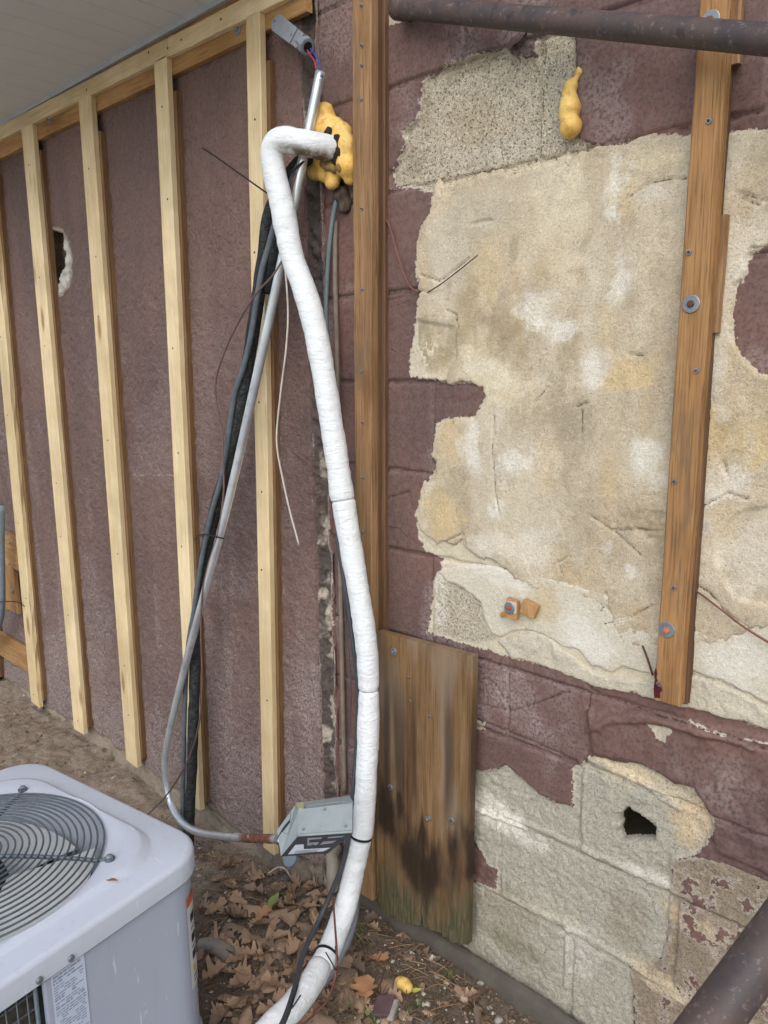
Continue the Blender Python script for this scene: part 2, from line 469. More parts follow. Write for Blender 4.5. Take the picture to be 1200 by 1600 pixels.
courses = [-0.19, 0.015, 0.236, 0.44, 0.635, 0.80, 1.012, 1.203, 1.406, 1.604, 1.816, 2.028, 2.235, 2.45]
joints = [-0.93, -0.721, -0.909, -0.713, -0.70, -1.105, -0.90, -1.10, -0.90, -1.09, float(P(841, 150)[0]), -1.02, -0.80]
extra = {4: [float(P(792, 1080)[0])]}
rects = []
cz = np.searchsorted(courses, zs) - 1
jd = np.full(GX.shape, 9.0)
bid = np.full(GX.shape, -1)
for c in range(len(courses) - 1):
    js = sorted([joints[c] + 0.406 * k for k in range(-3, 6)] + extra.get(c, []))
    js = [j for j in js if XL + 0.03 < j < 0.72]
    ed = np.array([XL - 0.02] + js + [0.80])
    rows = np.where(cz == c)[0]
    bi = np.searchsorted(ed, xs) - 1
    dx = np.min(np.abs(xs[:, None] - ed[None, :]), axis=1)
    dz = np.minimum(zs[rows] - courses[c], courses[c + 1] - zs[rows])
    jd[:, rows] = np.minimum(dx[:, None], dz[None, :])
    bid[:, rows] = (c * 20 + bi)[:, None]
W = fbm(GX, GZ, 14, 3, 1)
off = (np.sin(bid * 12.9898) * 43758.5453) % 1.0
h = 0.0030 * (off - 0.5) + 0.003 * fbm(GX, GZ, 5, 3, 2) + 0.0010 * fbm(GX, GZ, 60, 3, 4)
groove = 1 - sstep(0.0025, 0.0080, jd + 0.005 * fbm(GX, GZ, 40, 3, 5))
h -= 0.0062 * groove

A_poly = XZ([(661,123),(706,98),(745,83),(789,75),(797,82),(807,88),(835,87),(837,58),(855,48),(897,49),(898,115),(899,185),(905,218),(930,228),(985,235),(985,300),(700,310),(640,292),(612,293),(609,272),(618,255),(632,222),(628,205),(645,190),(650,185),(655,140)])
B_left = [(683,283),(675,330),(656,368),(650,430),(656,455),(650,500),(641,560),(640,588),(680,592),(716,599),(760,600),(761,618),(748,640),(744,650),(720,652),(690,655),(678,668),(678,700),(681,730),(662,765),(650,800),(655,840),(664,858),(690,872),(690,890),(676,905),(673,950),(668,988)]
B_top = [(705,276),(755,270),(804,262),(848,250),(897,239),(920,233),(967,227),(996,216),(1042,210),(1077,214),(1142,207),(1200,201),(1420,160),(1900,60)]
B_bot = [(1900,1350),(1420,1210),(1200,1138),(1150,1124),(1100,1108),(1060,1094),(1010,1085),(950,1075),(870,1045),(800,1026),(740,1010)]
B_poly = XZ(B_left[::-1] + B_top + B_bot)
Rp_poly = XZ([(1340,330),(1240,374),(1200,385),(1176,392),(1170,408),(1168,430),(1152,446),(1146,484),(1149,540),(1164,560),(1186,580),(1240,594),(1340,630)])
C_poly = XZ([(700,1190),(738,1205),(765,1203),(790,1198),(815,1216),(838,1240),(870,1255),(893,1262),(893,1200),(915,1190),(922,1180),(960,1190),(1000,1193),(1030,1205),(1055,1225),(1063,1222),(1085,1230),(1105,1262),(1122,1290),(1095,1330),(1075,1338),(1050,1346),(1047,1400),(1043,1460),(1036,1500),(985,1512),(990,1560),(992,1640),(992,1800),(700,1800)])
P1_poly = XZ([(728,1300),(742,1315),(760,1350),(776,1362),(773,1389),(728,1370)])
P2_poly = XZ([(738,1030),(745,1122),(765,1135),(738,1140)])
D_poly = XZ([(1052,1346),(1090,1338),(1140,1350),(1200,1375),(1500,1470),(1500,2100),(992,1900),(992,1560),(985,1512),(1036,1498),(1046,1440)])
G2_poly = XZ([(685,904),(707,909),(751,931),(754,950),(762,981),(778,997),(740,1006),(674,985),(680,950)])
chip_poly = XZ([(1018,1130),(1040,1132),(1052,1140),(1045,1150),(1040,1160),(1030,1152)])
small_polys = [XZ(p) for p in ([(741,1122),(758,1130),(756,1142),(741,1140)], [(600,0),(634,0),(636,30),(612,42),(600,38)])]
def smax(*a): return np.maximum.reduce(a)
sA = sdf(A_poly, GX, GZ); sB = sdf(B_poly, GX, GZ); sC = sdf(C_poly, GX, GZ); sD = sdf(D_poly, GX, GZ)
sRp = sdf(Rp_poly, GX, GZ); sP1 = sdf(P1_poly, GX, GZ); sG2 = sdf(G2_poly, GX, GZ)
peel = smax(sA, sB, sC, sdf(chip_poly, GX, GZ), *[sdf(p, GX, GZ) for p in small_polys])
wornD = np.clip(sD, -0.05, 0.0) + np.where(sD > 0, 0.0055 + 0.040 * fbm(GX, GZ, 30, 5, 8, 0.70), 0)
peel = np.maximum(peel, np.where(sD > 0, wornD, -1))
peel = np.minimum(peel, -sRp); peel = np.minimum(peel, -sP1)
peel = np.clip(peel, -0.08, 0.08)
rag = peel + 0.018 * fbm(GX, GZ, 45, 4, 6)
bare = sstep(-0.002, 0.003, rag)
h += 0.0012 * (1 - bare)
deep = np.clip(smax(sstep(-0.002, 0.004, sA + 0.012 * fbm(GX, GZ, 45, 4, 6)), 0.7 * sstep(-0.002, 0.004, sC + 0.012 * fbm(GX, GZ, 45, 4, 6))), 0, 1)
h -= 0.0085 * deep
h += 0.006 * sstep(0, .02, sC) * (np.abs(fbm(GX, GZ, 34, 4, 66, 0.65)) - 0.08) * 2
h += bare * (0.0050 * fbm(GX, GZ, 120, 3, 7, 0.7) + 0.004 * fbm(GX, GZ, 22, 3, 9))
# raised mortar smears along the lower joints, and lumpy band of block with heavy paint
for ln, wdt, hh in ((XZ([(740,1261),(800,1285),(854,1305),(940,1345),(1035,1385)]), 0.012, 0.006), (XZ([(735,1372),(800,1410),(880,1445),(983,1507),(1100,1585)]), 0.010, 0.006),
                    (XZ([(918,1185),(985,1215),(1060,1262)]), 0.010, 0.005), (XZ([(840,95),(846,160),(840,235)]), 0.008, 0.005), (XZ([(906,1195),(906,1300)]), 0.008, 0.005),
                    (XZ([(779,1275),(780,1390)]), 0.008, 0.004), (XZ([(886,1455),(884,1545)]), 0.009, 0.005)):
    dl = pdist(ln, GX, GZ) + 0.006 * fbm(GX, GZ, 60, 3, 12)
    h += hh * (1 - sstep(wdt * 0.5, wdt, dl))
rough_poly = XZ([(921,1112),(1000,1108),(1080,1125),(1200,1150),(1500,1250),(1500,1560),(1200,1365),(1120,1330),(1100,1250),(1000,1192),(925,1178)])
sR = sdf(rough_poly, GX, GZ)
h += sstep(-0.004, 0.006, sR + 0.006 * fbm(GX, GZ, 30, 3, 3)) * (0.006 + 0.010 * fbm(GX, GZ, 35, 4, 14))
ridge = pdist(XZ([(921,1112),(925,1135),(960,1122),(1010,1118),(1060,1132),(1120,1146),(1200,1165),(1300,1190)]), GX, GZ)
h += 0.008 * (1 - sstep(0.004, 0.014, ridge + 0.01 * fbm(GX, GZ, 50, 3, 15)))
ridge_w = pdist(XZ([(1075,1124),(1110,1140),(1150,1150),(1240,1163)]), GX, GZ)
peel = np.maximum(peel, 0.006 - np.abs(ridge_w + 0.004) * 1.2)
for ln in ([(612,292),(612,270),(634,222)], [(742,1122),(830,1158),(905,1192)], [(745,1100),(800,1112),(850,1095),(890,1080)],
           [(755,1060),(775,1070),(790,1098)], [(600,470),(640,462)], [(600,780),(640,768)], [(610,1005),(650,1012)]):
    dl = pdist(XZ(ln), GX, GZ) + 0.003 * fbm(GX, GZ, 80, 3, 16)
    h -= 0.0035 * (1 - sstep(0.001, 0.004, dl))

# colour of the bare masonry
def blobs(col, X, Z, lst):
    WXx = X + 0.050 * fbm(X, Z, 13, 5, 4, 0.6); WZz = Z + 0.070 * fbm(X, Z, 11, 5, 9, 0.6)
    for u, v, ru, rv, c, a in lst:
        p = P(u, v); q = P(u + ru, v); r = P(u, v + rv)
        wx = abs(q[0] - p[0]); wz = abs(r[2] - p[2])
        d = np.sqrt(((WXx - p[0]) / wx) ** 2 + ((WZz - p[2]) / wz) ** 2) + 1.3 * fbm(X, Z, 30, 4, int(u) % 13, 0.65)
        w = 0.9 * a * (1 - sstep(0.55, 1.2, d))
        col = col * (1 - w[..., None]) + np.array(c) * w[..., None]
    return col
GREY = np.array(sRGB(184, 175, 156)); TAN = np.array(sRGB(191, 177, 153)); CREAM = np.array(sRGB(210, 202, 186))
WHITE = np.array(sRGB(222, 217, 205)); YEL = np.array(sRGB(202, 178, 134)); BRN = np.array(sRGB(150, 126, 102)); DRK = np.array(sRGB(140, 128, 108))
def lerp(a, b, t): return a * (1 - t[..., None]) + b * t[..., None]
col = np.broadcast_to(GREY, GX.shape + (3,)).copy()
col = lerp(col, np.array(sRGB(174, 169, 155)), sstep(-0.02, 0.02, sC))
col = lerp(col, np.array(sRGB(146, 132, 115)), sstep(-0.01, 0.01, sD))
col = lerp(col, np.array(sRGB(204, 194, 170)), sstep(-0.01, 0.01, sB) * (1 - sstep(-0.005, 0.005, sG2)))
col = blobs(col, GX, GZ, [
    (755,1265,60,30,WHITE,.9), (800,1300,70,18,WHITE,.6), (985,1210,75,24,sRGB(214,198,168),.95), (1085,1285,45,48,sRGB(204,184,152),.95), (1060,1235,40,20,sRGB(206,194,168),.8),
    (1000,1370,60,14,WHITE,.5), (1075,1445,60,18,sRGB(200,182,152),.7), (1030,1530,60,18,sRGB(200,184,156),.8), (905,1490,30,45,sRGB(196,192,182),.7), (850,1420,60,22,sRGB(190,182,164),.5),
    (690,940,12,60,WHITE,.6), (790,1430,50,40,DRK,.45), (800,1480,60,20,sRGB(112,112,84),.5), (970,1440,40,60,DRK,.4), (1090,1390,60,30,sRGB(156,140,120),.5),
    (640,250,30,30,sRGB(150,139,120),.5), (720,110,70,18,sRGB(146,134,114),.6), (740,190,60,50,sRGB(172,158,134),.6), (800,230,80,25,sRGB(186,180,164),.6), (870,150,26,80,sRGB(160,156,146),.6), (660,170,20,40,sRGB(136,122,98),.5)])
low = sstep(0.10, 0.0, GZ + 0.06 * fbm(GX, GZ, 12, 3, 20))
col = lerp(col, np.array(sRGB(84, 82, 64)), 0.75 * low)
agg = np.clip(smax(sstep(-.01, .01, sA), 0.42 * sstep(-.01, .01, sC), 0.75 * sstep(-.01, .01, sG2), 0.5 * sstep(-.01, .01, sD)), 0, 1)
dirt = np.clip(0.55 * sstep(0.0, 0.05, sR) * sstep(-0.1, 0.35, fbm(GX, GZ, 9, 3, 21)) + 0.22 * groove * sstep(-.2, .2, fbm(GX, GZ, 6, 3, 22)), 0, 1)

def grid_object(name, xs_i, zs_i, keep, Y, mat, parent, attrs, skirt=None):
    """mesh made of the kept cells of the wall grid; keep is (nx-1, nz-1)"""
    ii, kk = np.nonzero(keep)
    if len(ii) == 0: return None
    nz = len(zs_i)
    q = np.stack([ii * nz + kk, (ii + 1) * nz + kk, (ii + 1) * nz + kk + 1, ii * nz + kk + 1], 1)
    used, inv = np.unique(q, return_inverse=True)
    q = inv.reshape(q.shape)
    X, Z = np.meshgrid(xs_i, zs_i, indexing='ij')
    V = np.stack([X.ravel()[used], Y.ravel()[used], Z.ravel()[used]], 1)
    at = {k: (a.reshape(-1, 3)[used] if a.ndim == 3 else a.ravel()[used]) for k, a in attrs.items()}
    fc = q.tolist()
    if skirt is not None:
        e = {}
        for a, b, c, d in fc:
            for s in ((a, b), (b, c), (c, d), (d, a)):
                if (s[1], s[0]) in e: del e[(s[1], s[0])]
                else: e[s] = 1
        bv = sorted({v for s in e for v in s}); mp = {v: len(V) + i for i, v in enumerate(bv)}
        V2 = V[bv].copy(); V2[:, 1] += skirt
        V = np.vstack([V, V2]); at = {k: np.concatenate([a, a[bv]]) for k, a in at.items()}
        fc += [(b, a, mp[a], mp[b]) for a, b in e]
    return mesh_obj(name, V, fc, mat, parent, smooth=True, attrs=at)

hole_poly = XZ([(978,1263),(985,1268),(996,1275),(1010,1284),(1021,1295),(1021,1307),(1019,1315),(985,1314),(968,1314),(962,1302),(965,1295),(964,1275),(972,1273)])
sH = sdf(hole_poly, GX, GZ) + 0.004 * fbm(GX, GZ, 70, 3, 30)
Y = -h
mid = lambda a: 0.25 * (a[:-1, :-1] + a[1:, :-1] + a[:-1, 1:] + a[1:, 1:])
cell_bid = bid[:-1, :-1]
cell_joint = mid(jd) < 0.0046
cell_hole = mid(sH) > -0.003
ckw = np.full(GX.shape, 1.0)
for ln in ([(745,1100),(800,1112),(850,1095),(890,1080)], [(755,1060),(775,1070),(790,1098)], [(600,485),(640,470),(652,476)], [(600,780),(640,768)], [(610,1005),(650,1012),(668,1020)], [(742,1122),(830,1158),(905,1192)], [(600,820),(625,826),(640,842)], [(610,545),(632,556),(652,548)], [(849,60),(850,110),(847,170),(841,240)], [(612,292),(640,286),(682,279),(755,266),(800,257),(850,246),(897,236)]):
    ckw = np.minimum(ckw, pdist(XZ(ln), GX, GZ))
fj = np.where((jd < 0.02) & (peel < 0), np.abs(jd - 0.001) + 0.0010, 1.0)  # block joints get the same painted line, as their groove shadow
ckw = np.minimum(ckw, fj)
dirt = np.clip(dirt + 0.5 * sstep(0.06, 0.2, fbm(GX, GZ, 6, 5, 28)) + 0.4 * sstep(0.10, 0.02, np.abs(GZ - 0.72) - 0.03) * sstep(0, .2, fbm(GX, GZ, 9, 4, 29)), 0, 1)
tone = np.clip(0.5 + 2.6 * fbm(GX, GZ, 4.2, 5, 25), 0, 1)
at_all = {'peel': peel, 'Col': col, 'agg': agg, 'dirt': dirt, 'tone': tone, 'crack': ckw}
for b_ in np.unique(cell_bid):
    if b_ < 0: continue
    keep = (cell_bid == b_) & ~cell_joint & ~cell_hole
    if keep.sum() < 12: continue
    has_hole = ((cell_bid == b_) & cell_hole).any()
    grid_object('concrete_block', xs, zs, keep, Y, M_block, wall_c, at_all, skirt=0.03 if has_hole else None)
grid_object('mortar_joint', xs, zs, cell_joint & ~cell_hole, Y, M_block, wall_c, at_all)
fl = []
for i in range(9):
    t = i / 8; bu = 0.010 * math.sin(t * 2.6); cu = 0.018 * t ** 1.6
    for u, v in ((792, 80), (800, 66), (812, 58), (822, 54)):
        p_ = P(u, v, 0); fl.append(p_ + np.array([0.020 * t - 0.004 * t * t, -0.004 - cu, -0.010 * t + 0.006 * math.sin(u + 3 * t)]))
flf = [(i * 4 + k, i * 4 + k + 1, (i + 1) * 4 + k + 1, (i + 1) * 4 + k) for i in range(8) for k in range(3)]
mesh_obj('paint_flake', fl, flf, plain('curled_paint', sRGB(104, 82, 80), .7, 0, .2, 40, .3), wall_c, smooth=True)
# cavity of the pierced block
hp = hole_poly.mean(0)
M_cavity = plain('dark_cavity', sRGB(120, 112, 100), 0.95)
cx0, cx1, cz0, cz1 = hp[0] - 0.075, hp[0] + 0.07, hp[1] - 0.09, hp[1] + 0.085
V = [(cx0, .028, cz0), (cx1, .028, cz0), (cx1, .028, cz1), (cx0, .028, cz1), (cx0, .19, cz0), (cx1, .19, cz0), (cx1, .19, cz1), (cx0, .19, cz1)]
mesh_obj('block_cavity', V, [(4, 5, 6, 7), (0, 4, 7, 3), (1, 2, 6, 5), (3, 7, 6, 2), (0, 1, 5, 4)], M_cavity, wall_c)

# ---- plaster coats standing proud of the blocks
pxs = axis_mix(-1.14, -0.27, 0.0034, 0.75, 0.015)
pzs = np.arange(0.72, 1.93, 0.0034)
PX, PZg = np.meshgrid(pxs, pzs, indexing='ij')
from_grid = lambda a: None
def sample(a):
    ix = np.clip(np.searchsorted(xs, PX) - 1, 0, len(xs) - 2); iz = np.clip(((PZg - zs[0]) / ZSTEP).astype(int), 0, len(zs) - 2)
    fx = np.clip((PX - xs[ix]) / (xs[ix + 1] - xs[ix]), 0, 1); fz = np.clip((PZg - zs[iz]) / ZSTEP, 0, 1)
    return (a[ix, iz] * (1 - fx) + a[ix + 1, iz] * fx) * (1 - fz) + (a[ix, iz + 1] * (1 - fx) + a[ix + 1, iz + 1] * fx) * fz
B1_bot = [(1900,1180),(1420,1040),(1240,985),(1200,975),(1179,980),(1170,988),(1110,1008),(1069,1010),(1024,1008),(977,1008),(964,984),(949,954),(922,939),(900,920),(883,915),(864,912),(842,923),(806,906),(784,887),(745,868),(726,855),(725,836),(712,851),(685,846),(660,831)]
B1_left = [p for p in B_left if p[1] < 830]
B1_poly = XZ(B1_left[::-1] + [(690,296),(720,284),(760,276),(808,268),(850,256),(897,245)] + B_top[5:] + B1_bot)
B1 = sdf(B1_poly, PX, PZg) + 0.024 * fbm(PX, PZg, 26, 4, 31) + 0.018 * fbm(PX, PZg, 75, 4, 32, 0.65)
B1 = np.minimum(B1, -sdf(Rp_poly, PX, PZg) + 0.022 * fbm(PX, PZg, 45, 4, 33, 0.65))
Rr_poly = XZ([(1118,845),(1140,815),(1165,795),(1200,790),(1420,790),(1420,960),(1200,945),(1150,935),(1128,900)])
sRr = sdf(Rr_poly, PX, PZg) + 0.006 * fbm(PX, PZg, 60, 3, 35)
base_h = 0.001 + 0.06 * sample(h)
thick = 0.0055 + 0.006 * fbm(PX, PZg, 7, 4, 34) + 0.0022 * fbm(PX, PZg, 40, 4, 36) + 0.0016 * fbm(PX, PZg, 130, 3, 37)
thick -= 0.0050 * sstep(-0.003, 0.004, sRr)
dk = XZ([(680,505),(715,510),(716,560),(700,590),(650,588),(642,560),(655,500)])
sdk = sdf(dk, PX, PZg)
thick -= 0.0045 * sstep(-0.003, 0.004, sdk + 0.005 * fbm(PX, PZg, 70, 3, 2))
cracks = [[(985,310),(1010,290),(1040,282),(1075,280)],[(655,455),(675,457)],[(902,636),(920,628)],[(985,553),(1005,556)],[(925,805),(960,828),(1000,826),(1030,830)],[(960,828),(1005,868)],
          [(700,485),(715,492),(718,515)],[(770,345),(735,352)],[(858,605),(835,632)],[(690,850),(726,832),(730,850)],[(868,915),(880,900),(875,880),(890,870)],[(940,955),(950,940),(948,925)],
          [(783,805),(776,770),(772,700),(775,650)],[(660,430),(690,440),(735,405)],[(1100,790),(1140,770),(1170,780)],[(1130,720),(1138,740)],[(1108,330),(1125,340)],[(1160,310),(1190,322)],
          [(1150,300),(1200,315)],[(940,975),(985,965),(1020,945)],[(912,640),(912,690)],[(1075,905),(1110,925),(1140,960),(1175,985)]]
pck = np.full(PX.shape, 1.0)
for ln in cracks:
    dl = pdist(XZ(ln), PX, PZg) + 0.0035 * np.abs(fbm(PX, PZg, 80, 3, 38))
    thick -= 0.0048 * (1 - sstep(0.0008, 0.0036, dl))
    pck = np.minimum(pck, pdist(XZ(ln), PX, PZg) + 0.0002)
rg = P(1005, 812)
wr = np.exp(-(((PX - rg[0]) / 0.06) ** 2 + ((PZg - rg[2]) / 0.05) ** 2))
thick += wr * 0.012 * fbm(PX, PZg, 90, 3, 39)
T = np.where(B1 > 0, 1, 0)
tt = sstep(-0.0035, 0.0030, B1)
hp_ = base_h + thick * tt - 0.010 * (1 - tt)
pcol = np.broadcast_to(TAN, PX.shape + (3,)).copy()
wv = fbm(PX * 1.6, PZg * 0.5, 6, 4, 40)
pcol = lerp(pcol, np.array(sRGB(200, 188, 166)), sstep(-0.02, 0.16, wv))
pcol = lerp(pcol, np.array(sRGB(176, 162, 137)), 0.8 * sstep(0.0, 0.2, fbm(PX * 1.5, PZg * 0.6, 5, 4, 41)))
pcol = blobs(pcol, PX, PZg, [
    (835,480,36,26,WHITE,.8), (885,510,30,22,WHITE,.8), (745,560,26,50,sRGB(214,200,166),.8), (780,600,60,40,sRGB(210,196,164),.8), (712,690,20,34,YEL,.75), (735,700,20,30,WHITE,.7), (690,800,34,32,YEL,.85),
    (772,785,14,18,WHITE,.95), (795,735,30,20,WHITE,.6), (850,720,30,22,WHITE,.6), (760,845,26,22,WHITE,.7), (820,855,40,30,WHITE,.6), (975,440,18,60,WHITE,.65), (930,570,24,30,WHITE,.6), (985,580,46,24,sRGB(206,184,138),.8),
    (965,300,16,55,WHITE,.75), (985,310,26,50,sRGB(210,192,150),.5), (1010,250,36,18,sRGB(208,196,166),.8), (1025,310,30,18,WHITE,.7), (895,660,38,40,sRGB(150,138,116),.55), (1010,720,24,40,WHITE,.65), (1030,750,18,12,WHITE,.7),
    (955,740,26,40,sRGB(198,178,138),.5), (1005,812,40,34,sRGB(156,138,106),.6), (1150,250,24,30,WHITE,.55), (1130,300,22,30,YEL,.3), (1160,420,30,60,WHITE,.55), (1120,580,26,90,WHITE,.55), (1110,680,26,40,sRGB(206,182,132),.7), (1170,690,40,46,sRGB(204,178,128),.7),
    (1130,760,34,28,WHITE,.6), (1160,870,60,50,CREAM,.75), (1185,300,30,50,sRGB(170,152,122),.4), (700,330,34,40,sRGB(206,190,160),.6), (760,320,40,40,sRGB(190,178,156),.5), (860,380,40,80,sRGB(186,168,136),.5),
    (760,430,26,70,sRGB(202,180,138),.6), (730,500,24,50,sRGB(160,144,112),.6), (680,540,40,50,sRGB(160,148,120),.85), (800,500,30,40,sRGB(170,152,116),.5), (850,840,40,16,CREAM,.4), (955,862,12,9,WHITE,.9), (990,893,11,8,WHITE,.9), (700,750,30,40,sRGB(172,160,132),.5),
    (890,900,60,22,sRGB(188,168,136),.5), (1010,960,60,30,sRGB(190,172,142),.6), (900,280,50,25,sRGB(182,172,150),.5), (940,520,20,40,sRGB(204,186,148),.5)])
smud = sstep(0.06, 0.16, fbm(PX * 1.4, PZg * 0.7, 15, 5, 57, 0.62))
pcol = lerp(pcol, np.array(sRGB(214, 204, 184)), 0.35 * smud)
trow = sstep(0.05, 0.11, fbm((PX * 0.55 + PZg * 0.83) * 0.6, (PX * 0.83 - PZg * 0.55) * 2.2, 9, 4, 64, 0.6)) * sstep(-0.02, 0.08, fbm(PX, PZg, 4, 3, 65))
pcol = lerp(pcol, np.array(sRGB(208, 196, 170)), 0.35 * trow)
smud2 = sstep(0.08, 0.17, fbm(PX * 1.5, PZg * 0.8, 22, 5, 58, 0.62))
pcol = lerp(pcol, np.array(sRGB(158, 143, 118)), 0.28 * smud2)
ochre = sstep(0.09, 0.2, fbm(PX * 1.8, PZg * 0.6, 8, 5, 59, 0.6))
pcol = lerp(pcol, np.array(sRGB(198, 172, 126)), 0.22 * ochre)
def patch(pts, c, a, soft=0.010, seed=1):
    global pcol
    d = sdf(XZ(pts), PX, PZg) + 0.075 * fbm(PX, PZg, 24, 5, seed, 0.7) - 0.004
    fade = 0.55 + 0.45 * sstep(-0.10, 0.10, fbm(PX, PZg, 30, 4, seed + 5))
    pcol = lerp(pcol, np.array(c), a * fade * sstep(-soft * 1.3, soft * 1.3, d))
CRM, GRG, OCH, WHT = sRGB(214, 203, 177), sRGB(168, 156, 134), sRGB(202, 182, 144), sRGB(224, 219, 206)
patch([(690,310),(770,285),(800,300),(770,400),(740,440),(690,430),(665,400)], sRGB(190,182,162), .6, .02, 2)
patch([(830,275),(905,262),(930,330),(905,420),(880,440),(850,400),(838,330)], CRM, .75, .014, 3)
patch([(740,370),(790,360),(795,440),(770,480),(745,450)], OCH, 0.50, .012, 4)
patch([(955,262),(985,258),(980,300),(968,345),(955,340),(950,300)], WHT, .85, .006, 5)
patch([(990,225),(1075,222),(1072,250),(1030,258),(995,262)], sRGB(206,194,166), .8, .008, 6)
patch([(960,430),(990,438),(985,452),(960,480),(948,478),(950,455)], WHT, .8, .006, 7)
patch([(795,465),(830,475),(900,500),(900,528),(870,525),(830,505),(800,500)], WHT, .9, .007, 8)
patch([(720,545),(760,555),(800,575),(860,600),(855,625),(800,628),(765,600),(720,590)], sRGB(218,208,184), .85, .010, 9)
patch([(755,490),(800,500),(825,545),(815,570),(775,558),(752,540)], sRGB(160,145,118), .7, .012, 10)
patch([(683,662),(718,660),(722,720),(700,735),(684,715)], OCH, 0.58, .008, 11)
patch([(724,668),(748,672),(750,720),(735,728)], WHT, .8, .008, 12)
patch([(870,640),(905,650),(915,720),(890,740),(868,700)], GRG, .65, .016, 13)
patch([(780,700),(812,705),(840,715),(838,735),(800,745),(782,728)], WHT, .75, .007, 14)
patch([(835,720),(870,700),(875,760),(855,775)], OCH, 0.29, .012, 15)
patch([(665,770),(710,775),(725,815),(700,840),(668,825)], OCH, 0.61, .010, 16)
patch([(740,835),(790,820),(850,835),(870,880),(830,890),(770,868)], sRGB(216,206,184), .75, .010, 17)
patch([(930,560),(985,565),(1010,585),(985,600),(945,600)], OCH, 0.50, .010, 18)
patch([(925,565),(938,560),(940,600),(925,605)], WHT, .7, .006, 19)
patch([(1000,690),(1035,700),(1040,750),(1020,765),(1000,735)], WHT, .75, .009, 20)
patch([(1110,480),(1135,470),(1140,560),(1125,640),(1108,600)], WHT, .75, .010, 21)
patch([(1140,600),(1200,590),(1260,610),(1260,720),(1150,700)], OCH, 0.43, .018, 22)
patch([(1095,730),(1150,740),(1170,770),(1120,790),(1092,780)], WHT, .7, .010, 23)
patch([(1085,810),(1115,800),(1120,830),(1095,850)], sRGB(204,202,198), .8, .008, 24)
patch([(1125,850),(1165,805),(1260,800),(1260,940),(1160,930)], sRGB(212,202,182), .8, .010, 25)
patch([(1140,215),(1175,212),(1170,290),(1145,300)], sRGB(212,200,174), .7, .010, 26)
patch([(900,770),(1010,770),(1025,800),(960,830),(900,810)], sRGB(176,162,138), .5, .02, 27)
pcol = pcol * (1 + 0.20 * fbm(PX, PZg, 50, 4, 42))[..., None]
pk = mid(B1) > -0.0062
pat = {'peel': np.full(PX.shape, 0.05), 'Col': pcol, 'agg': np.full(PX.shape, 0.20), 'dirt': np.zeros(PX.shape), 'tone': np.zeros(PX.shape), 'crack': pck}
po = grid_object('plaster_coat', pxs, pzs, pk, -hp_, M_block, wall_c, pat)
po['label'] = 'tan sandy plaster coat with white and ochre stains'
# lower cream skim coat
S_poly = XZ([(686,893),(700,888),(722,882),(760,882),(800,890),(870,905),(960,930),(1010,985),(1070,990),(1200,950),(1420,1010),(1420,1140),(1230,1085),(1200,1100),(1120,1060),(1075,1045),(1020,1055),(975,1040),(955,1052),(925,1040),(905,1015),(880,1010),(850,990),(825,983),(800,990),(782,998),(765,985),(756,960),(752,940),(725,918),(700,908)])
S1 = sdf(S_poly, PX, PZg) + 0.010 * fbm(PX, PZg, 30, 4, 44) + 0.006 * fbm(PX, PZg, 90, 3, 45)
ts = sstep(-0.0035, 0.0030, S1)
hs_ = base_h + (0.0042 + 0.004 * fbm(PX, PZg, 16, 4, 46) + 0.0012 * fbm(PX, PZg, 110, 3, 47)) * ts - 0.008 * (1 - ts)
scol = np.broadcast_to(np.array(sRGB(206, 198, 179)), PX.shape + (3,)).copy()
scol = blobs(scol, PX, PZg, [(780,900,60,20,WHITE,.7), (900,985,40,46,WHITE,.85), (830,960,36,26,sRGB(206,196,168),.8), (850,940,22,36,sRGB(196,176,140),.6), (930,1020,40,30,WHITE,.8), (1150,1030,60,40,WHITE,.7), (1110,1000,40,20,sRGB(206,196,176),.6)])
so = grid_object('skim_coat', pxs, pzs, mid(S1) > -0.0062, -hs_, M_block, wall_c, {**pat, 'Col': scol, 'agg': np.full(PX.shape, 0.1)})
so['label'] = 'cream smooth skim coat below the tan plaster'
# crumbly rough strip under the skim coat
K_poly = XZ([(780,1000),(800,993),(830,985),(860,995),(900,1030),(925,1050),(960,1056),(1010,1062),(1075,1050),(1120,1065),(1200,1105),(1420,1160),(1420,1225),(1200,1140),(1100,1110),(1010,1088),(950,1078),(870,1048),(800,1028)])
K1 = sdf(K_poly, PX, PZg) + 0.012 * fbm(PX, PZg, 40, 4, 48) + 0.006 * fbm(PX, PZg, 100, 3, 49)
tk = sstep(-0.0035, 0.003, K1)
hk_ = base_h + (0.006 + 0.010 * fbm(PX, PZg, 30, 4, 50, 0.6)) * tk - 0.008 * (1 - tk)
kcol = np.broadcast_to(np.array(sRGB(198, 189, 170)), PX.shape + (3,)).copy()
grid_object('crumbled_render', pxs, pzs, mid(K1) > -0.0062, -hk_, M_block, wall_c, {**pat, 'Col': kcol, 'agg': np.full(PX.shape, 0.2)})

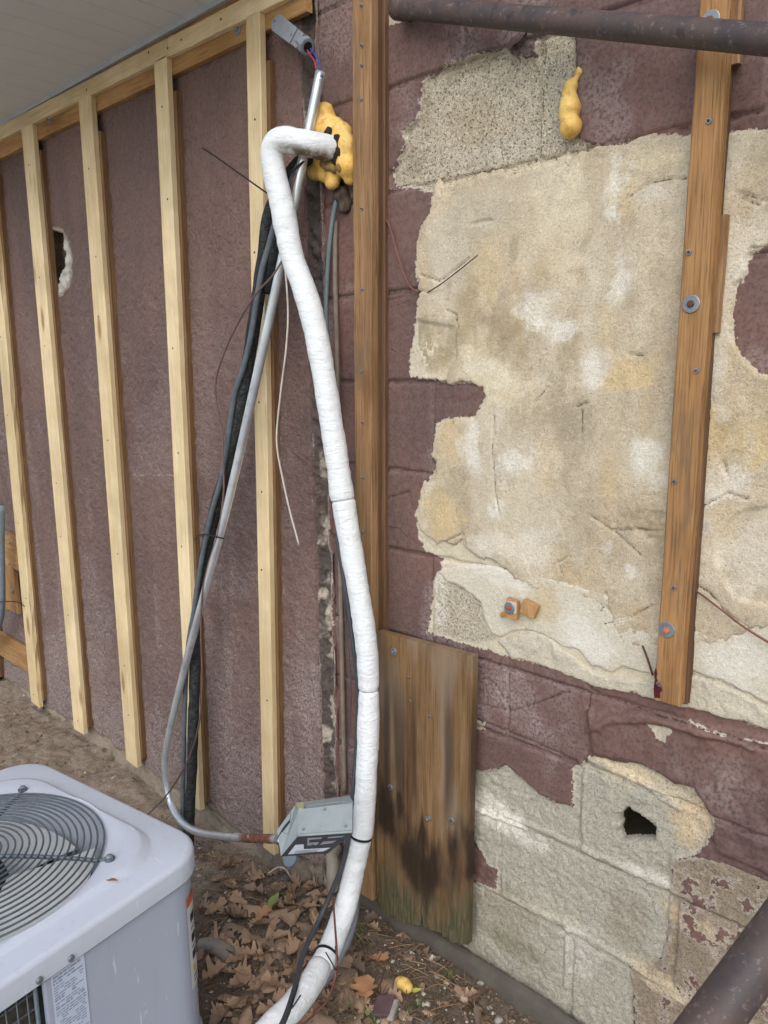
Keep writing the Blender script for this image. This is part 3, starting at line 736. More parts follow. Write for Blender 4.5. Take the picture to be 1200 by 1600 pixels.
# footing strip along the foot of the block wall
M_footing = plain('dark_wet_footing', sRGB(82, 73, 68), 0.8, 0, 0.35, 18, 0.6, c2=sRGB(92, 88, 78))
fx = np.linspace(-1.43, 0.7, 180)
V = []; Fc = []
prof = [(-0.002, 0.052), (-0.012, 0.050), (-0.021, 0.040), (-0.026, 0.0), (-0.028, -0.15)]
for i, x in enumerate(fx):
    for j, (yy, zz) in enumerate(prof):
        nn = fbm(np.array([x + j]), np.array([j * 0.3]), 9, 3, 60)[0]
        V.append((x, yy + 0.006 * nn, zz + (0.012 * nn if j < 3 else 0) - 0.012 * max(0, (x + 0.75))))
for i in range(len(fx) - 1):
    for j in range(len(prof) - 1):
        a = i * len(prof) + j
        Fc.append((a, a + 1, a + len(prof) + 1, a + len(prof)))
mesh_obj('footing', V, Fc, M_footing, wall_c, smooth=True)

# ------------------------------------------------------------------ stucco wall (left)
sx = np.concatenate([np.arange(-6.5, -4.0, 0.03), np.arange(-4.0, -1.494, 0.0062)]); sx[-1] = -1.494
sz = np.arange(-0.30, 2.43, 0.0062)
SX, SZ = np.meshgrid(sx, sz, indexing='ij')
wall_s = empty('stucco_wall', (-2.8, 0.0, 0.0), 'purple brown rough stucco wall behind the pale furring strips', 'wall')
sh = 0.012 + 0.004 * fbm(SX, SZ, 3, 3, 70) + 0.0095 * fbm(SX, SZ, 42, 3, 71, 0.65) + 0.0022 * fbm(SX, SZ, 120, 2, 72)
base_line = XZ([(-60,1020),(0,1040),(40,1062),(80,1095),(140,1118),(210,1168),(260,1205),(300,1232),(322,1236),(345,1255),(380,1280),(410,1298),(470,1318),(520,1340)])
bl = np.interp(SX, base_line[:, 0], base_line[:, 1])
speel = (bl - 0.035 - SZ) + 0.05 * fbm(SX, SZ, 14, 4, 73)
sh -= 0.010 * sstep(0.0, 0.012, speel) * (1 + 1.5 * fbm(SX, SZ, 30, 3, 74))
seam = SX - (-1.494)
sh += 0.006 * sstep(-0.02, -0.008, seam) * fbm(SX, SZ, 35, 3, 76) * 2
chip1 = XZ([(475,125),(490,120),(483,140),(478,142)])
speel = np.maximum(speel, sdf(chip1, SX, SZ) - 0.002)
speel = np.maximum(speel, 0.004 - pdist(XZ([(560-360,740),(240,742),(285,742)]), SX, SZ) + 0.012 * fbm(SX, SZ, 60, 3, 77) - 0.003)
lh_poly = XZ([(66,366),(88,360),(103,364),(113,382),(117,410),(114,440),(102,458),(86,455),(74,430),(66,390)])
sLH = sdf(lh_poly, SX, SZ) + 0.008 * fbm(SX, SZ, 50, 3, 78)
speel = np.maximum(speel, np.where(sLH > -0.025, sLH + 0.012, -1))
scol2 = np.broadcast_to(np.array(sRGB(160, 148, 132)), SX.shape + (3,)).copy()
scol2 = lerp(scol2, np.array(sRGB(128, 106, 84)), sstep(0.10, 0.16, (bl - SZ)))
sdirt = np.clip(0.85 * sstep(0.34, 0.0, SZ - bl + 0.16 * fbm(SX, SZ, 5, 4, 79)) + 0.35 * sstep(0.9, 0.2, SZ) + 0.35 * sstep(0.12, 0.0, np.abs(SX - (-1.52))) * sstep(1.2, 0.3, SZ), 0, 1)
sdirt = np.clip(sdirt + 0.45 * sstep(0.06, 0.2, fbm(SX, SZ, 3.5, 5, 67)) * sstep(1.9, 0.9, SZ) + 0.5 * sstep(0.12, 0.2, fbm(SX * 4, SZ * .5, 5, 4, 68)) * sstep(1.5, .5, SZ), 0, 1)
sat = {'peel': np.clip(speel, -0.08, 0.08), 'Col': scol2, 'agg': np.full(SX.shape, 0.3), 'dirt': sdirt, 'tone': np.clip(0.5 + 2.4 * fbm(SX, SZ, 2.6, 5, 26) + 1.2 * fbm(SX * 3, SZ * .3, 5, 4, 27), 0, 1), 'crack': np.full(SX.shape, 1.0)}
grid_object('stucco_face', sx, sz, ~(mid(sLH) > 0), -sh, M_stucco, wall_s, sat, skirt=0.04)
# hollow behind the hole, with a ragged lump of pale patching mortar on its right side
lc = lh_poly.mean(0)
V = [(lc[0] - .14, .026, lc[1] - .16), (lc[0] + .14, .026, lc[1] - .16), (lc[0] + .14, .026, lc[1] + .16), (lc[0] - .14, .026, lc[1] + .16)]
V += [(x, .036, z) for x, _, z in V]
mesh_obj('hole_back', V, [(4, 5, 6, 7), (0, 4, 7, 3), (1, 2, 6, 5), (3, 7, 6, 2), (0, 1, 5, 4)], plain('hole_earth', sRGB(132, 110, 88), 0.95, 0, .5, 60, 1.0), wall_s)
M_patch = plain('pale_patch_mortar', sRGB(188, 184, 176), 0.95, 0, 0.25, 40, 0.8)
pts = [(106,376,.016),(110,390,.020),(111,410,.022),(109,428,.026),(102,442,.030),(95,456,.020),(106,455,.016),(88,452,.016),(99,466,.010)]
remeshed('patch_mortar', [(P(u, v, 0.004), (r * 1.1, 0.016, r * 1.6)) for u, v, r in pts], 0.006, M_patch, wall_s, 0.010, 60, 2)

# rough dark seam between the two walls
ex = np.arange(-1.516, -1.430, 0.0033); ez = np.arange(-0.15, 2.43, 0.0040)
EX, EZ = np.meshgrid(ex, ez, indexing='ij')
wob = 0.016 * fbm(EZ * 0 + 1, EZ, 6, 4, 80)
c0 = np.abs(EX - (-1.469) - wob) / (0.025 + 0.02 * fbm(EX, EZ, 14, 3, 84))
core = 1 - sstep(0.55, 1.25, c0)
eh = 0.009 - 0.011 * core + core * 0.040 * fbm(EX, EZ, 48, 4, 81, 0.65) - 0.024 * sstep(1.45, 1.8, c0)
epeel = 0.022 * (1.35 - c0)
wl = sstep(1.55, 1.0, EZ) * sstep(0.02, 0.13, fbm(EX, EZ, 20, 5, 83) - 0.06 + 0.13 * sstep(1.3, 0.6, EZ) * sstep(0.3, 0.6, EZ))
ecol = lerp(np.broadcast_to(np.array(sRGB(92, 82, 77)), EX.shape + (3,)), np.array(sRGB(180, 170, 156)), 0.9 * wl)
grid_object('seam_filler', ex, ez, np.ones((len(ex) - 1, len(ez) - 1), bool), -eh, M_block, wall_s, {'peel': epeel, 'Col': ecol, 'agg': np.full(EX.shape, .5), 'dirt': np.zeros(EX.shape), 'tone': np.full(EX.shape, .5), 'crack': np.full(EX.shape, 1.0)})

# ------------------------------------------------------------------ roof overhang (soffit)
M_soffit = plain('grey_vinyl_soffit', sRGB(222, 224, 224), 0.5, 0, 0.03, 6, 0.03)
M_trim = plain('soffit_trim', sRGB(196, 200, 202), 0.45, 0.0, 0.1, 12, 0.05)
eave = empty('roof_overhang', (-2.0, -0.3, 2.36), 'grey vinyl soffit under the roof edge above the stucco wall', 'soffit')
zs_, y0, y1 = 2.352, -0.030, -0.50
w = 0.102
for k in range(50):
    x0 = -6.5 + k * w
    pr = [(0, 0.0), (0.0008, -0.0006), (0.0016, -0.0006), (0.0024, 0.0), (w - 0.0006, 0.0)]
    V = [(x0 + a, yy, zs_ - (-b)) for yy in (y0, y1) for a, b in pr]
    n = len(pr)
    mesh_obj('soffit_panel', [(x, yy, 2 * zs_ - z + 0.0) for x, yy, z in V], [(i, i + 1, n + i + 1, n + i) for i in range(n - 1)], M_soffit, eave)
g = box_geo((-3.95, -0.036, 2.349), (2.55, 0, 0), (0, 0.008, 0), (0, 0, 0.009), 0.002)
mesh_obj('wall_trim', *g, M_trim, eave)
mesh_obj('fascia', *box_geo((-3.95, -0.515, 2.43), (2.56, 0, 0), (0, 0.012, 0), (0, 0, 0.10), 0.003), M_trim, eave)
M_roof = plain('grey_shingle_roof', sRGB(84, 80, 78), 0.95, 0, 0.3, 40, 0.8)
mesh_obj('roof_deck', *box_geo((-3.95, 0.95, 2.86), (2.60, 0, 0), (0, 1.55, 0.42), (0, -0.01, 0.02), 0.003), M_roof, eave)

# ------------------------------------------------------------------ ground
gx = np.concatenate([-np.geomspace(60, 4.3, 26), np.arange(-4.2, -0.35, 0.0085), np.geomspace(0.35, 60, 34) - 0.69])
gy = np.concatenate([-np.geomspace(60, 1.25, 26), np.arange(-1.2, 0.03, 0.0085), np.array([0.06, 0.2, 1, 6, 30])])
QX, QY = np.meshgrid(gx, gy, indexing='ij')
def ground_h(x, y):
    near = np.interp(x, [-4.2, -3.6, -3.2, -2.7, -2.3, -2.05, -1.8, -1.5, -1.3, 5], [-.07, -.045, -.045, -.085, -.115, -.12, -.085, -.03, 0, 0])
    d = np.clip(-y, 0, 3)
    z = near * (1 - sstep(0.1, 0.7, d)) - 0.02 * sstep(0.1, 0.7, d)
    m = sstep(60, 3, np.abs(x)) * sstep(60, 3, np.abs(y))
    z = z + m * (0.05 * fbm(x, y, 2.3, 3, 90) + 0.030 * fbm(x, y, 9, 4, 91) + 0.013 * fbm(x, y, 38, 3, 92) + 0.006 * fbm(x, y, 95, 2, 93))
    # leaf heap between condenser and box
    z = z + 0.035 * np.exp(-(((x + 1.45) / 0.20) ** 2 + ((y + 0.22) / 0.14) ** 2))
    # AC pad area flat
    k = np.exp(-((np.maximum(np.abs(x + 1.49) - 0.38, 0) / 0.08) ** 2 + (np.maximum(np.abs(y + 0.92) - 0.38, 0) / 0.08) ** 2))
    z = z * (1 - k) + 0.0 * k
    return z
QZ = ground_h(QX, QY)
M_soil, nt, b = MAT('soil', 0.95)
v = coords(nt)
t1 = noise(nt, v, 2.2, 4, 0.6); t2 = noise(nt, v, 26, 5, 0.7); t3 = noise(nt, v, 210, 4, 0.75)
gsep = nt.nodes.new('ShaderNodeSeparateXYZ'); nt.links.new(v, gsep.inputs[0])
moist = math_(nt, 'ADD', rng_(nt, gsep.outputs[0], -2.0, -1.5, 0.0, 0.75), math_(nt, 'MULTIPLY', math_(nt, 'SUBTRACT', t1, 0.5), 0.8))
c = mix(nt, rng_(nt, moist, 0.1, 0.7), sRGB(148, 134, 119), sRGB(116, 104, 92))
c = mix(nt, 1.0, c, mix(nt, rng_(nt, t2, 0.3, 0.7), (0.72, 0.70, 0.68), (1.2, 1.2, 1.2)), 'MULTIPLY')
c = mix(nt, 1.0, c, mix(nt, rng_(nt, t3, 0.3, 0.7), (0.60, 0.58, 0.55), (1.3, 1.3, 1.3)), 'MULTIPLY')
c = mix(nt, math_(nt, 'MULTIPLY', rng_(nt, noise(nt, v, 7, 4), 0.56, 0.7), rng_(nt, gsep.outputs[0], -1.4, -1.1, 0, 0.5)), c, sRGB(74, 76, 44))
c = mix(nt, rng_(nt, gsep.outputs[1], -1.0, -1.7), c, mix(nt, rng_(nt, t1, .3, .7), sRGB(182, 176, 166), sRGB(160, 156, 144)))  # ground out of view turned pale to bounce light onto soffit and wall
put(nt, b.inputs['Base Color'], c)
bump(nt, b, math_(nt, 'ADD', t3, t2), 0.9, 0.005)
nzz = len(gy)
ii, kk = np.meshgrid(np.arange(len(gx) - 1), np.arange(len(gy) - 1), indexing='ij')
q = np.stack([ii * nzz + kk, (ii + 1) * nzz + kk, (ii + 1) * nzz + kk + 1, ii * nzz + kk + 1], -1).reshape(-1, 4)
go = mesh_obj('ground', np.stack([QX.ravel(), QY.ravel(), QZ.ravel()], 1), q, M_soil, smooth=True, origin=(0, 0, 0))
tag(go, 'brown bare soil littered with leaves and crumbs', 'ground', kind='structure')

# ================================================================== OBJECTS
# ------------------------------------------------------------------ boards
def board_geo(pb, pt, wb, wt, thick, yback=None, seg=14, jit=0.0012, grooves=0, seed=0, bev=0.0022, livel=0.0, endcut=0.0):
    """board from bottom-centre pb to top-centre pt (points on its FRONT face), width along +x, thickness towards +y"""
    pb = np.asarray(pb, float); pt = np.asarray(pt, float)
    pr = [(-0.5, bev, 0), (-0.5, 0, bev), (0.5, 0, -bev), (0.5, bev, 0)]
    if grooves:
        g = thick / grooves
        for k in range(grooves):
            a = k * g + (bev if k == 0 else 0.0)
            e = (k + 1) * g
            pr += [(0.5, e - g * 0.30, 0), (0.5, e - g * 0.20, -0.0016), (0.5, e - g * 0.05, -0.0016), (0.5, e, 0)]
        pr += [(-0.5, thick, 0)]
    else:
        pr += [(0.5, thick, 0), (-0.5, thick, 0)]
    V = []; n = len(pr); r = np.random.default_rng(seed + 100)
    ts = np.linspace(0, 1, seg)
    jl = np.cumsum(r.normal(0, jit * 0.5, seg)); jr = np.cumsum(r.normal(0, jit * 0.5, seg))
    jl -= np.linspace(jl[0], jl[-1], seg); jr -= np.linspace(jr[0], jr[-1], seg)
    for i, t in enumerate(ts):
        c = pb * (1 - t) + pt * t; wv = wb * (1 - t) + wt * t
        for (px, py, ox) in pr:
            e = jr[i] if px > 0 else jl[i]
            lv = livel * max(0, r.random() - 0.35) if (px > 0 and livel) else 0
            V.append((c[0] + px * wv + ox + e - lv, c[1] + py, c[2] + (endcut * px if i == 0 else 0)))
    Fc = [(i * n + k, i * n + (k + 1) % n, (i + 1) * n + (k + 1) % n, (i + 1) * n + k) for i in range(seg - 1) for k in range(n)]
    Fc += [tuple(range(n))[::-1], tuple((seg - 1) * n + k for k in range(n))]
    return np.array(V), Fc
def face_ends(uLb, uRb, vb, uLt, uRt, vt, y):
    a, b_, c_, d = P(uLb, vb, y), P(uRb, vb, y), P(uLt, vt, y), P(uRt, vt, y)
    return (a + b_) / 2, (c_ + d) / 2, abs(b_[0] - a[0]), abs(d[0] - c_[0])

YF, TF, TB = -0.050, 0.0175, 0.0225        # front strip face, front strip thickness, backing thickness
studs = [  # front face: bottom L, R, v ; top L, R, v ; bottom of backing v ; label
    (-22, -6, 1062, -62, -46, 250, 1045, 'brown rough furring strip cut off by the left photo edge'),
    (49, 61, 1101, -32, -18, 232, 1085, 'furring strip with bark edge beside the small nailed boards'),
    (115, 131, 1143, 33, 49, 197, 1128, 'pale furring strip standing against the hole in the stucco'),
    (197, 214, 1193, 122, 141, 152, 1178, 'pale furring strip, third from the white insulated line, left of the dark conduit bundle'),
    (297, 312, 1262, 239, 260, 92, 1248, 'pale furring strip crossed low down by the steel conduit'),
    (411, 428, 1330, 383, 405, 22, 1300, 'pale furring strip behind the bend of the white insulated line'),
]
for k, (lb, rb_, vb, lt, rt, vt, vbk, lab) in enumerate(studs):
    pb, pt, wb, wt_ = face_ends(lb, rb_, vb, lt, rt, vt, YF)
    wb = wt_ = (wb + wt_) / 2
    root = empty('furring_strip', (pb[0], 0, pb[2]), lab, 'stud', 'furring strips on the stucco wall')
    g = board_geo(pb, pt, wb, wt_, TF, seg=30, seed=k, jit=0.0007, livel=0.010 if k == 1 else 0.0, endcut=0.004 * (-1) ** k)
    mesh_obj('front_strip', *g, M_pine if k else M_backing, root)
    pbb = pb + (pt - pb) * 0.012 + np.array([0.008, TF + 0.0006, 0]); ptb = pt + np.array([0.008, TF + 0.0006, -0.085 - 0.02 * (k % 2)])
    g = board_geo(pbb, ptb, wb * 1.02, wt_ * 1.02, TB, seg=20, seed=k + 20, grooves=3)
    mesh_obj('backing_strip', *g, M_backing, root)
    for j in range(7):
        t = min(max(0.05 + 0.15 * j + random.uniform(-.06, .06), .02), .98)
        c_ = pb * (1 - t) + pt * t + np.array([random.uniform(-.012, .008), -0.0003, 0])
        mesh_obj('nail', *disc_geo(c_ + np.array([0, .0009, 0]), (0, -1, 0), 0.0030, 0.0012, 8), M_darkhole, root)

# top plate and ledger
tp = empty('top_plate', (-2.4, YF, 2.29), 'pale long horizontal strip under the soffit, above the furring strips', 'board')
def hboard(p0, p1, hgt, thick, seg=30, seed=0):
    """horizontal board: p0,p1 lower front corners; height up, thickness to +y"""
    r = np.random.default_rng(seed); bev = 0.002
    pr = [(bev, 0), (0, bev), (0, hgt - bev), (bev, hgt), (thick, hgt), (thick, 0)]
    V = []
    for t in np.linspace(0, 1, seg):
        c_ = np.asarray(p0) * (1 - t) + np.asarray(p1) * t
        for yy, zz in pr: V.append((c_[0], c_[1] + yy, c_[2] + zz + r.normal(0, .0005)))
    n = len(pr)
    Fc = [(i * n + k, (i + 1) * n + k, (i + 1) * n + (k + 1) % n, i * n + (k + 1) % n) for i in range(seg - 1) for k in range(n)]
    Fc += [tuple(range(n)), tuple((seg - 1) * n + k for k in range(n))[::-1]]
    return np.array(V), Fc
def hwood(src, name):
    """same wood with its grain along x"""
    m = src.copy(); m.name = name
    for nd_ in m.node_tree.nodes:
        if nd_.type == 'MAPPING':
            s = list(nd_.inputs['Scale'].default_value); nd_.inputs['Scale'].default_value = (s[2], s[1], s[0])
    return m
M_pine_h = hwood(M_pine, 'pale_pine_lengthwise'); M_ledger_h = hwood(M_ledger, 'ledger_wood_lengthwise')
zpl = P(440, 0, YF)[2]
zpl0 = P(0, 212, YF)[2]
pa, pc_ = np.array([-5.6, YF, zpl0 + 0.02]), np.array([-1.44, YF, zpl - 0.002])
xj = P(262, 84, YF)[0]
for a, b2 in ((pa, None), (None, pc_)):
    if a is None: a = pa + (pc_ - pa) * ((xj + .002 - pa[0]) / (pc_[0] - pa[0]))
    if b2 is None: b2 = pa + (pc_ - pa) * ((xj - pa[0]) / (pc_[0] - pa[0]))
    mesh_obj('plate_board', *hboard(a, b2, 0.046, TF, seed=3), M_pine_h, tp)
for u, v in ((135,140),(283,62),(262,75),(345,30),(232,82),(73,186)):
    c_ = P(u, v, YF - 0.0003)
    mesh_obj('nail', *disc_geo(c_ + np.array([0, .001, 0]), (0, -1, 0), 0.0032, 0.0012, 8), M_darkhole, tp)
yl = YF + TF + 0.001
zl0, zl1 = P(0, 250, yl)[2], P(502, 5, yl)[2]
lroot = empty('ledger_board', (-2.4, yl, zl1), 'brown horizontal ledger board behind the tops of the furring strips', 'board')
mesh_obj('plank', *hboard((-5.6, yl, zl0 + 0.01), (-1.445, yl, zl1), 0.105, 0.019, seed=5), M_ledger_h, lroot)
def washer(parent, u, v, y, r=0.014, bolt=None, rust=False, nm='washer'):
    c_ = P(u, v, y)
    wv_, wf = disc_geo(c_ + np.array([0, .001, 0]), (0, -1, 0), r, 0.003, 20)
    wo = mesh_obj(nm, wv_, wf, M_zinc, parent)
    bv, bf = disc_geo(c_ + np.array([0, -.0015, 0]), (0, -1, 0), r * 0.42, 0.004, 6, dome=.001)
    mesh_obj('bolt_head', bv, bf, bolt or (M_rustbolt if rust else M_zinc), wo)
    return wo
for u, v in ((371, 45), (77, 186)): washer(lroot, u, v, yl, 0.015)

# posts on the block wall
def post(label, layers, **kw):
    root = None
    for nm, lb, rb_, vb, lt, rt, vt, y, th, gr, mat in layers:
        pb, pt, wb, wt_ = face_ends(lb, rb_, vb, lt, rt, vt, y)
        if root is None: root = empty('post', (pb[0], 0, pb[2]), label, 'post')
        wm = (wb + wt_) / 2
        g = board_geo(pb, pt, wm, wm, th, seg=40, seed=int(lb), grooves=gr, jit=0.0008)
        mesh_obj(nm, *g, mat, root)
    return root
p1 = post('brown weathered post of layered boards beside the yellow foam and white line', [
    ('front_board', 557, 583, 1400, 550, 578, -30, -0.050, 0.0215, 0, M_post),
    ('middle_board', 574, 593, 1405, 566, 590, -25, -0.0275, 0.0125, 2, M_plypost),
    ('back_board', 578, 601, 1410, 570, 602, -25, -0.0145, 0.0165, 2, M_plypost)])
for u, v, ru in ((565,8,0),(566,72,1),(566,102,0),(565,156,0),(566,326,1),(566,452,0),(565,580,0),(567,660,1),(567,745,0),(568,830,0)):
    washer(p1, u, v, -0.0505, 0.0038, M_rustbolt if ru else None, nm='screw')
g = board_geo(P(585, 690, -0.0492) , P(584, 578, -0.0492), 0.004, 0.004, 0.003, seg=4)
p2 = post('amber brown post over the bare plaster, bottom end stained dark red', [
    ('front_board', 1019, 1063, 1098, 1097, 1143, -30, -0.046, 0.022, 3, M_orangepost),
    ('back_board', 1036, 1072, 1096, 1104, 1150, -25, -0.0235, 0.018, 2, M_plypost)])
for nm, (u0, v0, u1, v1) in {'splinter': (1113, 520, 1130, 335), 'batten': (1146, 100, 1152, -25)}.items():
    a, b2 = P(u0, v0, -0.022), P(u1, v1, -0.022)
    mesh_obj(nm, *board_geo(a, b2, 0.016, 0.012, 0.014, seg=6, seed=9), M_post, p2)
for u, v, r, ru in ((1080,475,.0145,0),(1042,984,.0145,2),(1110,32,.0145,0)):
    washer(p2, u, v, -0.0465, r, plain('orange_screw', sRGB(196, 118, 92), .7) if ru == 2 else M_rustbolt)
for u, v in ((1108,189),(1077,394),(1088,579),(1054,752),(1053,918),(1030,1068)):
    washer(p2, u, v, -0.0465, 0.0048, M_rustbolt, nm='screw')
# dark red paint at the foot of the post
M_red = plain('dark_red_paint', sRGB(84, 26, 34), 0.5, 0, 0.3, 60, 0.2)
pp = [(1022,1090),(1021,1076),(1023,1062),(1022,1050),(1025,1042),(1027,1052),(1026,1060),(1029,1066),(1028,1072),(1034,1074),(1035,1079),(1031,1083),(1032,1091)]
V = [P(u, v, -0.0464) for u, v in pp]
mesh_obj('red_paint_smear', V + [v_ + np.array([0, .0006, 0]) for v_ in V], [tuple(range(len(pp)))], M_red, p2)

# ------------------------------------------------------------------ plywood panel at the wall foot
bl_, br_, tr_, tl_ = P(588, 1424, -0.046), P(730, 1482, -0.046), P(739, 1026, -0.046), P(589, 986, -0.046)
nu, nv = 60, 130
UU, VV = np.meshgrid(np.linspace(0, 1, nu), np.linspace(0, 1, nv), indexing='ij')
px_ = (bl_[0] * (1 - UU) + br_[0] * UU) * (1 - VV) + (tl_[0] * (1 - UU) + tr_[0] * UU) * VV
zb = (bl_[2] * (1 - UU) + br_[2] * UU); zt = (tl_[2] * (1 - UU) + tr_[2] * UU)
ragb = 0.030 * fbm(UU * 1.0, UU * 0, 9, 4, 95) + 0.022 * np.abs(fbm(UU, UU * 0, 30, 2, 96)) - 0.05 * np.exp(-((UU - .52) / .015) ** 2) * -1
pz_ = zb + ragb * (1 - VV) + (zt - zb) * VV
fr = np.clip(1 - VV * 4.5, 0, 1)
py_ = -0.046 - 0.0015 * fbm(px_ * 3, pz_ * .4, 12, 3, 97) + 0.014 * fr * np.abs(fbm(px_ * 6, pz_ * .8, 12, 4, 98)) * 2
py_ += 0.006 * np.exp(-((UU - 0.50) / 0.012) ** 2) * sstep(0.33, 0.15, VV) + 0.005 * np.exp(-((UU - 0.22) / 0.010) ** 2) * sstep(0.16, 0.05, VV)
wetl = 0.40 + 0.16 * np.cos((UU - 0.02) * 5.6) * 0.6 - 0.05 * UU + 0.03 * fbm(UU, UU * 0, 8, 3, 99) * 4
dwet = VV - wetl
dwet = dwet + 0.22 * fbm(px_ * 2.0, pz_ * 0.35, 14, 5, 89, 0.62)
wet = np.clip(sstep(0.10, -0.01, dwet) * sstep(-0.27, -0.09, dwet) * (0.95 + 2.2 * fbm(px_ * 4, pz_, 10, 4, 94)), 0, 0.95)
streak = sstep(0.10, 0.28, fbm(px_ * 2.2, pz_ * 0.12, 12, 3, 63) + 0.22 * np.exp(-((UU - .40) / .10) ** 2)) * sstep(1.0, 0.7, VV) * sstep(0.3, .5, VV)
wet = np.clip(wet + 0.7 * streak, 0, 0.96)
moss = np.clip(0.9 * sstep(0.26, 0.02, VV + 0.35 * fbm(px_ * 3, pz_, 9, 4, 93)), 0, 0.9)
grey = np.clip(sstep(-0.05, 0.2, fbm(px_ * 2.5, pz_ * .5, 8, 4, 92)) * sstep(0.25, .5, VV), 0, 1)
ply = empty('plywood_panel', ((bl_[0] + br_[0]) / 2, -0.03, float(min(bl_[2], br_[2]))), 'weathered brown board screwed to the wall foot, bottom dark wet and rotten', 'panel')
V = np.stack([px_, py_, pz_], -1).reshape(-1, 3)
Vb = np.stack([px_, np.full_like(py_, -0.0265), pz_], -1).reshape(-1, 3)
idx = np.arange(nu * nv).reshape(nu, nv)
Fc = [(idx[i, j], idx[i + 1, j], idx[i + 1, j + 1], idx[i, j + 1]) for i in range(nu - 1) for j in range(nv - 1)]
N0 = nu * nv
ring = [idx[i, 0] for i in range(nu)] + [idx[nu - 1, j] for j in range(1, nv)] + [idx[i, nv - 1] for i in range(nu - 2, -1, -1)] + [idx[0, j] for j in range(nv - 2, 0, -1)]
for k in range(len(ring)):
    a, b2 = ring[k], ring[(k + 1) % len(ring)]
    Fc.append((b2, a, a + N0, b2 + N0))
Fc = [tuple(int(x) for x in f_) for f_ in Fc]
att = {k: np.concatenate([a.ravel(), a.ravel()]) for k, a in (('wet', wet), ('moss', moss), ('grey', grey))}
mesh_obj('board_sheet', np.vstack([V, Vb]), Fc, M_board, ply, attrs=att)
for u, v, r, ru in ((615,1018,.0095,0),(610,1230,.008,1),(669,1279,.008,0),(705,1282,.009,1)):
    washer(ply, u, v, -0.0475, r, rust=bool(ru))
for u, v in ((638,1058),(641,1095),(672,1119)):
    washer(ply, u, v, -0.0475, 0.0035, M_rustbolt, nm='screw')

# ------------------------------------------------------------------ rail pipes
m, nt, b = MAT('dark_rusty_pipe', 0.5)
v = coords(nt)
n1 = noise(nt, v, 16, 5, .65); n2 = noise(nt, v, 110, 4, .7)
c = mix(nt, rng_(nt, n1, .35, .65), sRGB(70, 63, 63), sRGB(88, 73, 68))
c = mix(nt, rng_(nt, n2, .55, .7, 0, .7), c, sRGB(126, 112, 104))
c = mix(nt, rng_(nt, noise(nt, v, 40, 4), .6, .68, 0, .8), c, sRGB(58, 52, 56))
put(nt, b.inputs['Base Color'], c); put(nt, b.inputs['Roughness'], rng_(nt, n1, .2, .8, .38, .62, False))
bump(nt, b, n2, 0.3, 0.001)
M_pipe = m
rail = empty('rail_pipe', P(628, 14, -0.03), 'dark painted metal rail pipe running across the top of the block wall', 'pipe')
a, b2 = P(626, 12, -0.035), P(1200, 62, -0.105)
dr = b2 - a
V, Fc, L, A = tube_geo(np.array([a, a + dr * .02, a + dr * .5, a + dr, a + dr * 1.9]), 0.0205, 24)
mesh_obj('pipe', V, Fc, M_pipe, rail, smooth=True)
V, Fc, L, A = tube_geo(np.array([a - dr * .02, a - dr * .015, a + dr * .012, a + dr * .02]), np.array([.018, .0235, .0235, .0205]), 24)
mesh_obj('end_collar', V, Fc, M_pipe, rail, smooth=True)
V, Fc, L, A = tube_geo(np.array([a, a + np.array([-.002, .05, 0])]), 0.016, 16)
mesh_obj('wall_stub', V, Fc, M_pipe, rail, smooth=True)
a, b2 = PD(1150, 1545, 0.78), PD(1235, 1430, 0.80)
dr = b2 - a
tube('leaning_pipe', [a - dr * 2.2, a - dr, a, b2, a + dr * 3], 0.0245, M_pipe, n=14, sides=24, label='rusty thick pipe crossing the lower right corner in the foreground', cat='pipe')

# ------------------------------------------------------------------ yellow foam
m, nt, b = MAT('yellow_foam', 0.5)
v = coords(nt)
n1 = noise(nt, v, 22, 4, .6); n2 = noise(nt, v, 70, 4, .65)
c = mix(nt, rng_(nt, n1, .3, .7), sRGB(230, 196, 118), sRGB(218, 172, 86))
c = mix(nt, rng_(nt, n2, .52, .66, 0, .6), c, sRGB(176, 132, 70))
put(nt, b.inputs['Base Color'], c); b.inputs['Subsurface Weight'].default_value = 0.12; b.inputs['Subsurface Radius'].default_value = (.01, .006, .003)
b.inputs['Subsurface Scale'].default_value = 0.5
bump(nt, b, n2, .25, .002)
M_foam = m
def S(u, v, y, r): return (P(u, v, y), r)
foam = empty('foam_collar', P(515, 290, 0), 'lumpy yellow expanding foam around the hole where the white line leaves', 'foam')
remeshed('foam_mass', [S(508,172,-.035,.020), S(510,184,-.030,.024), S(503,200,-.026,.040), S(520,206,-.026,.034), S(534,208,-.032,.026), S(540,228,-.034,.026), S(538,246,-.034,.027), S(543,262,-.036,.027), S(546,280,-.030,.016), S(516,240,-.018,.046), S(524,268,-.034,.022), S(521,284,-.038,.017), S(510,272,-.030,.020), S(492,240,-.018,.034), S(496,264,-.026,.024), S(489,270,-.024,.015), S(484,212,-.016,.020)], 0.0042, M_foam, foam, 0.006, 22, 4)
M_hole_shade = plain('painted_hole_shade', sRGB(52, 44, 36), 0.95, 0, .5, 60, .8)
remeshed('dark_cavity', [S(516,214,-.046,.016), S(526,226,-.050,.017), S(530,240,-.050,.014), S(524,252,-.050,.012), S(512,222,-.044,.012), S(520,228,-.040,.02), S(526,240,-.042,.018)], 0.0032, M_hole_shade, foam, 0.010, 60, 4)  # dark lumps whose colour stands in for shade inside the foam hole
M_oldf = plain('dirty_foam', sRGB(150, 122, 78), 0.9, 0, .4, 50, .8)
remeshed('dirty_foam', [S(518,262,-.052,.014), S(508,255,-.048,.013), S(532,262,-.054,.010), S(514,259,-.048,.014)], 0.0032, M_oldf, foam, 0.008, 60, 3)
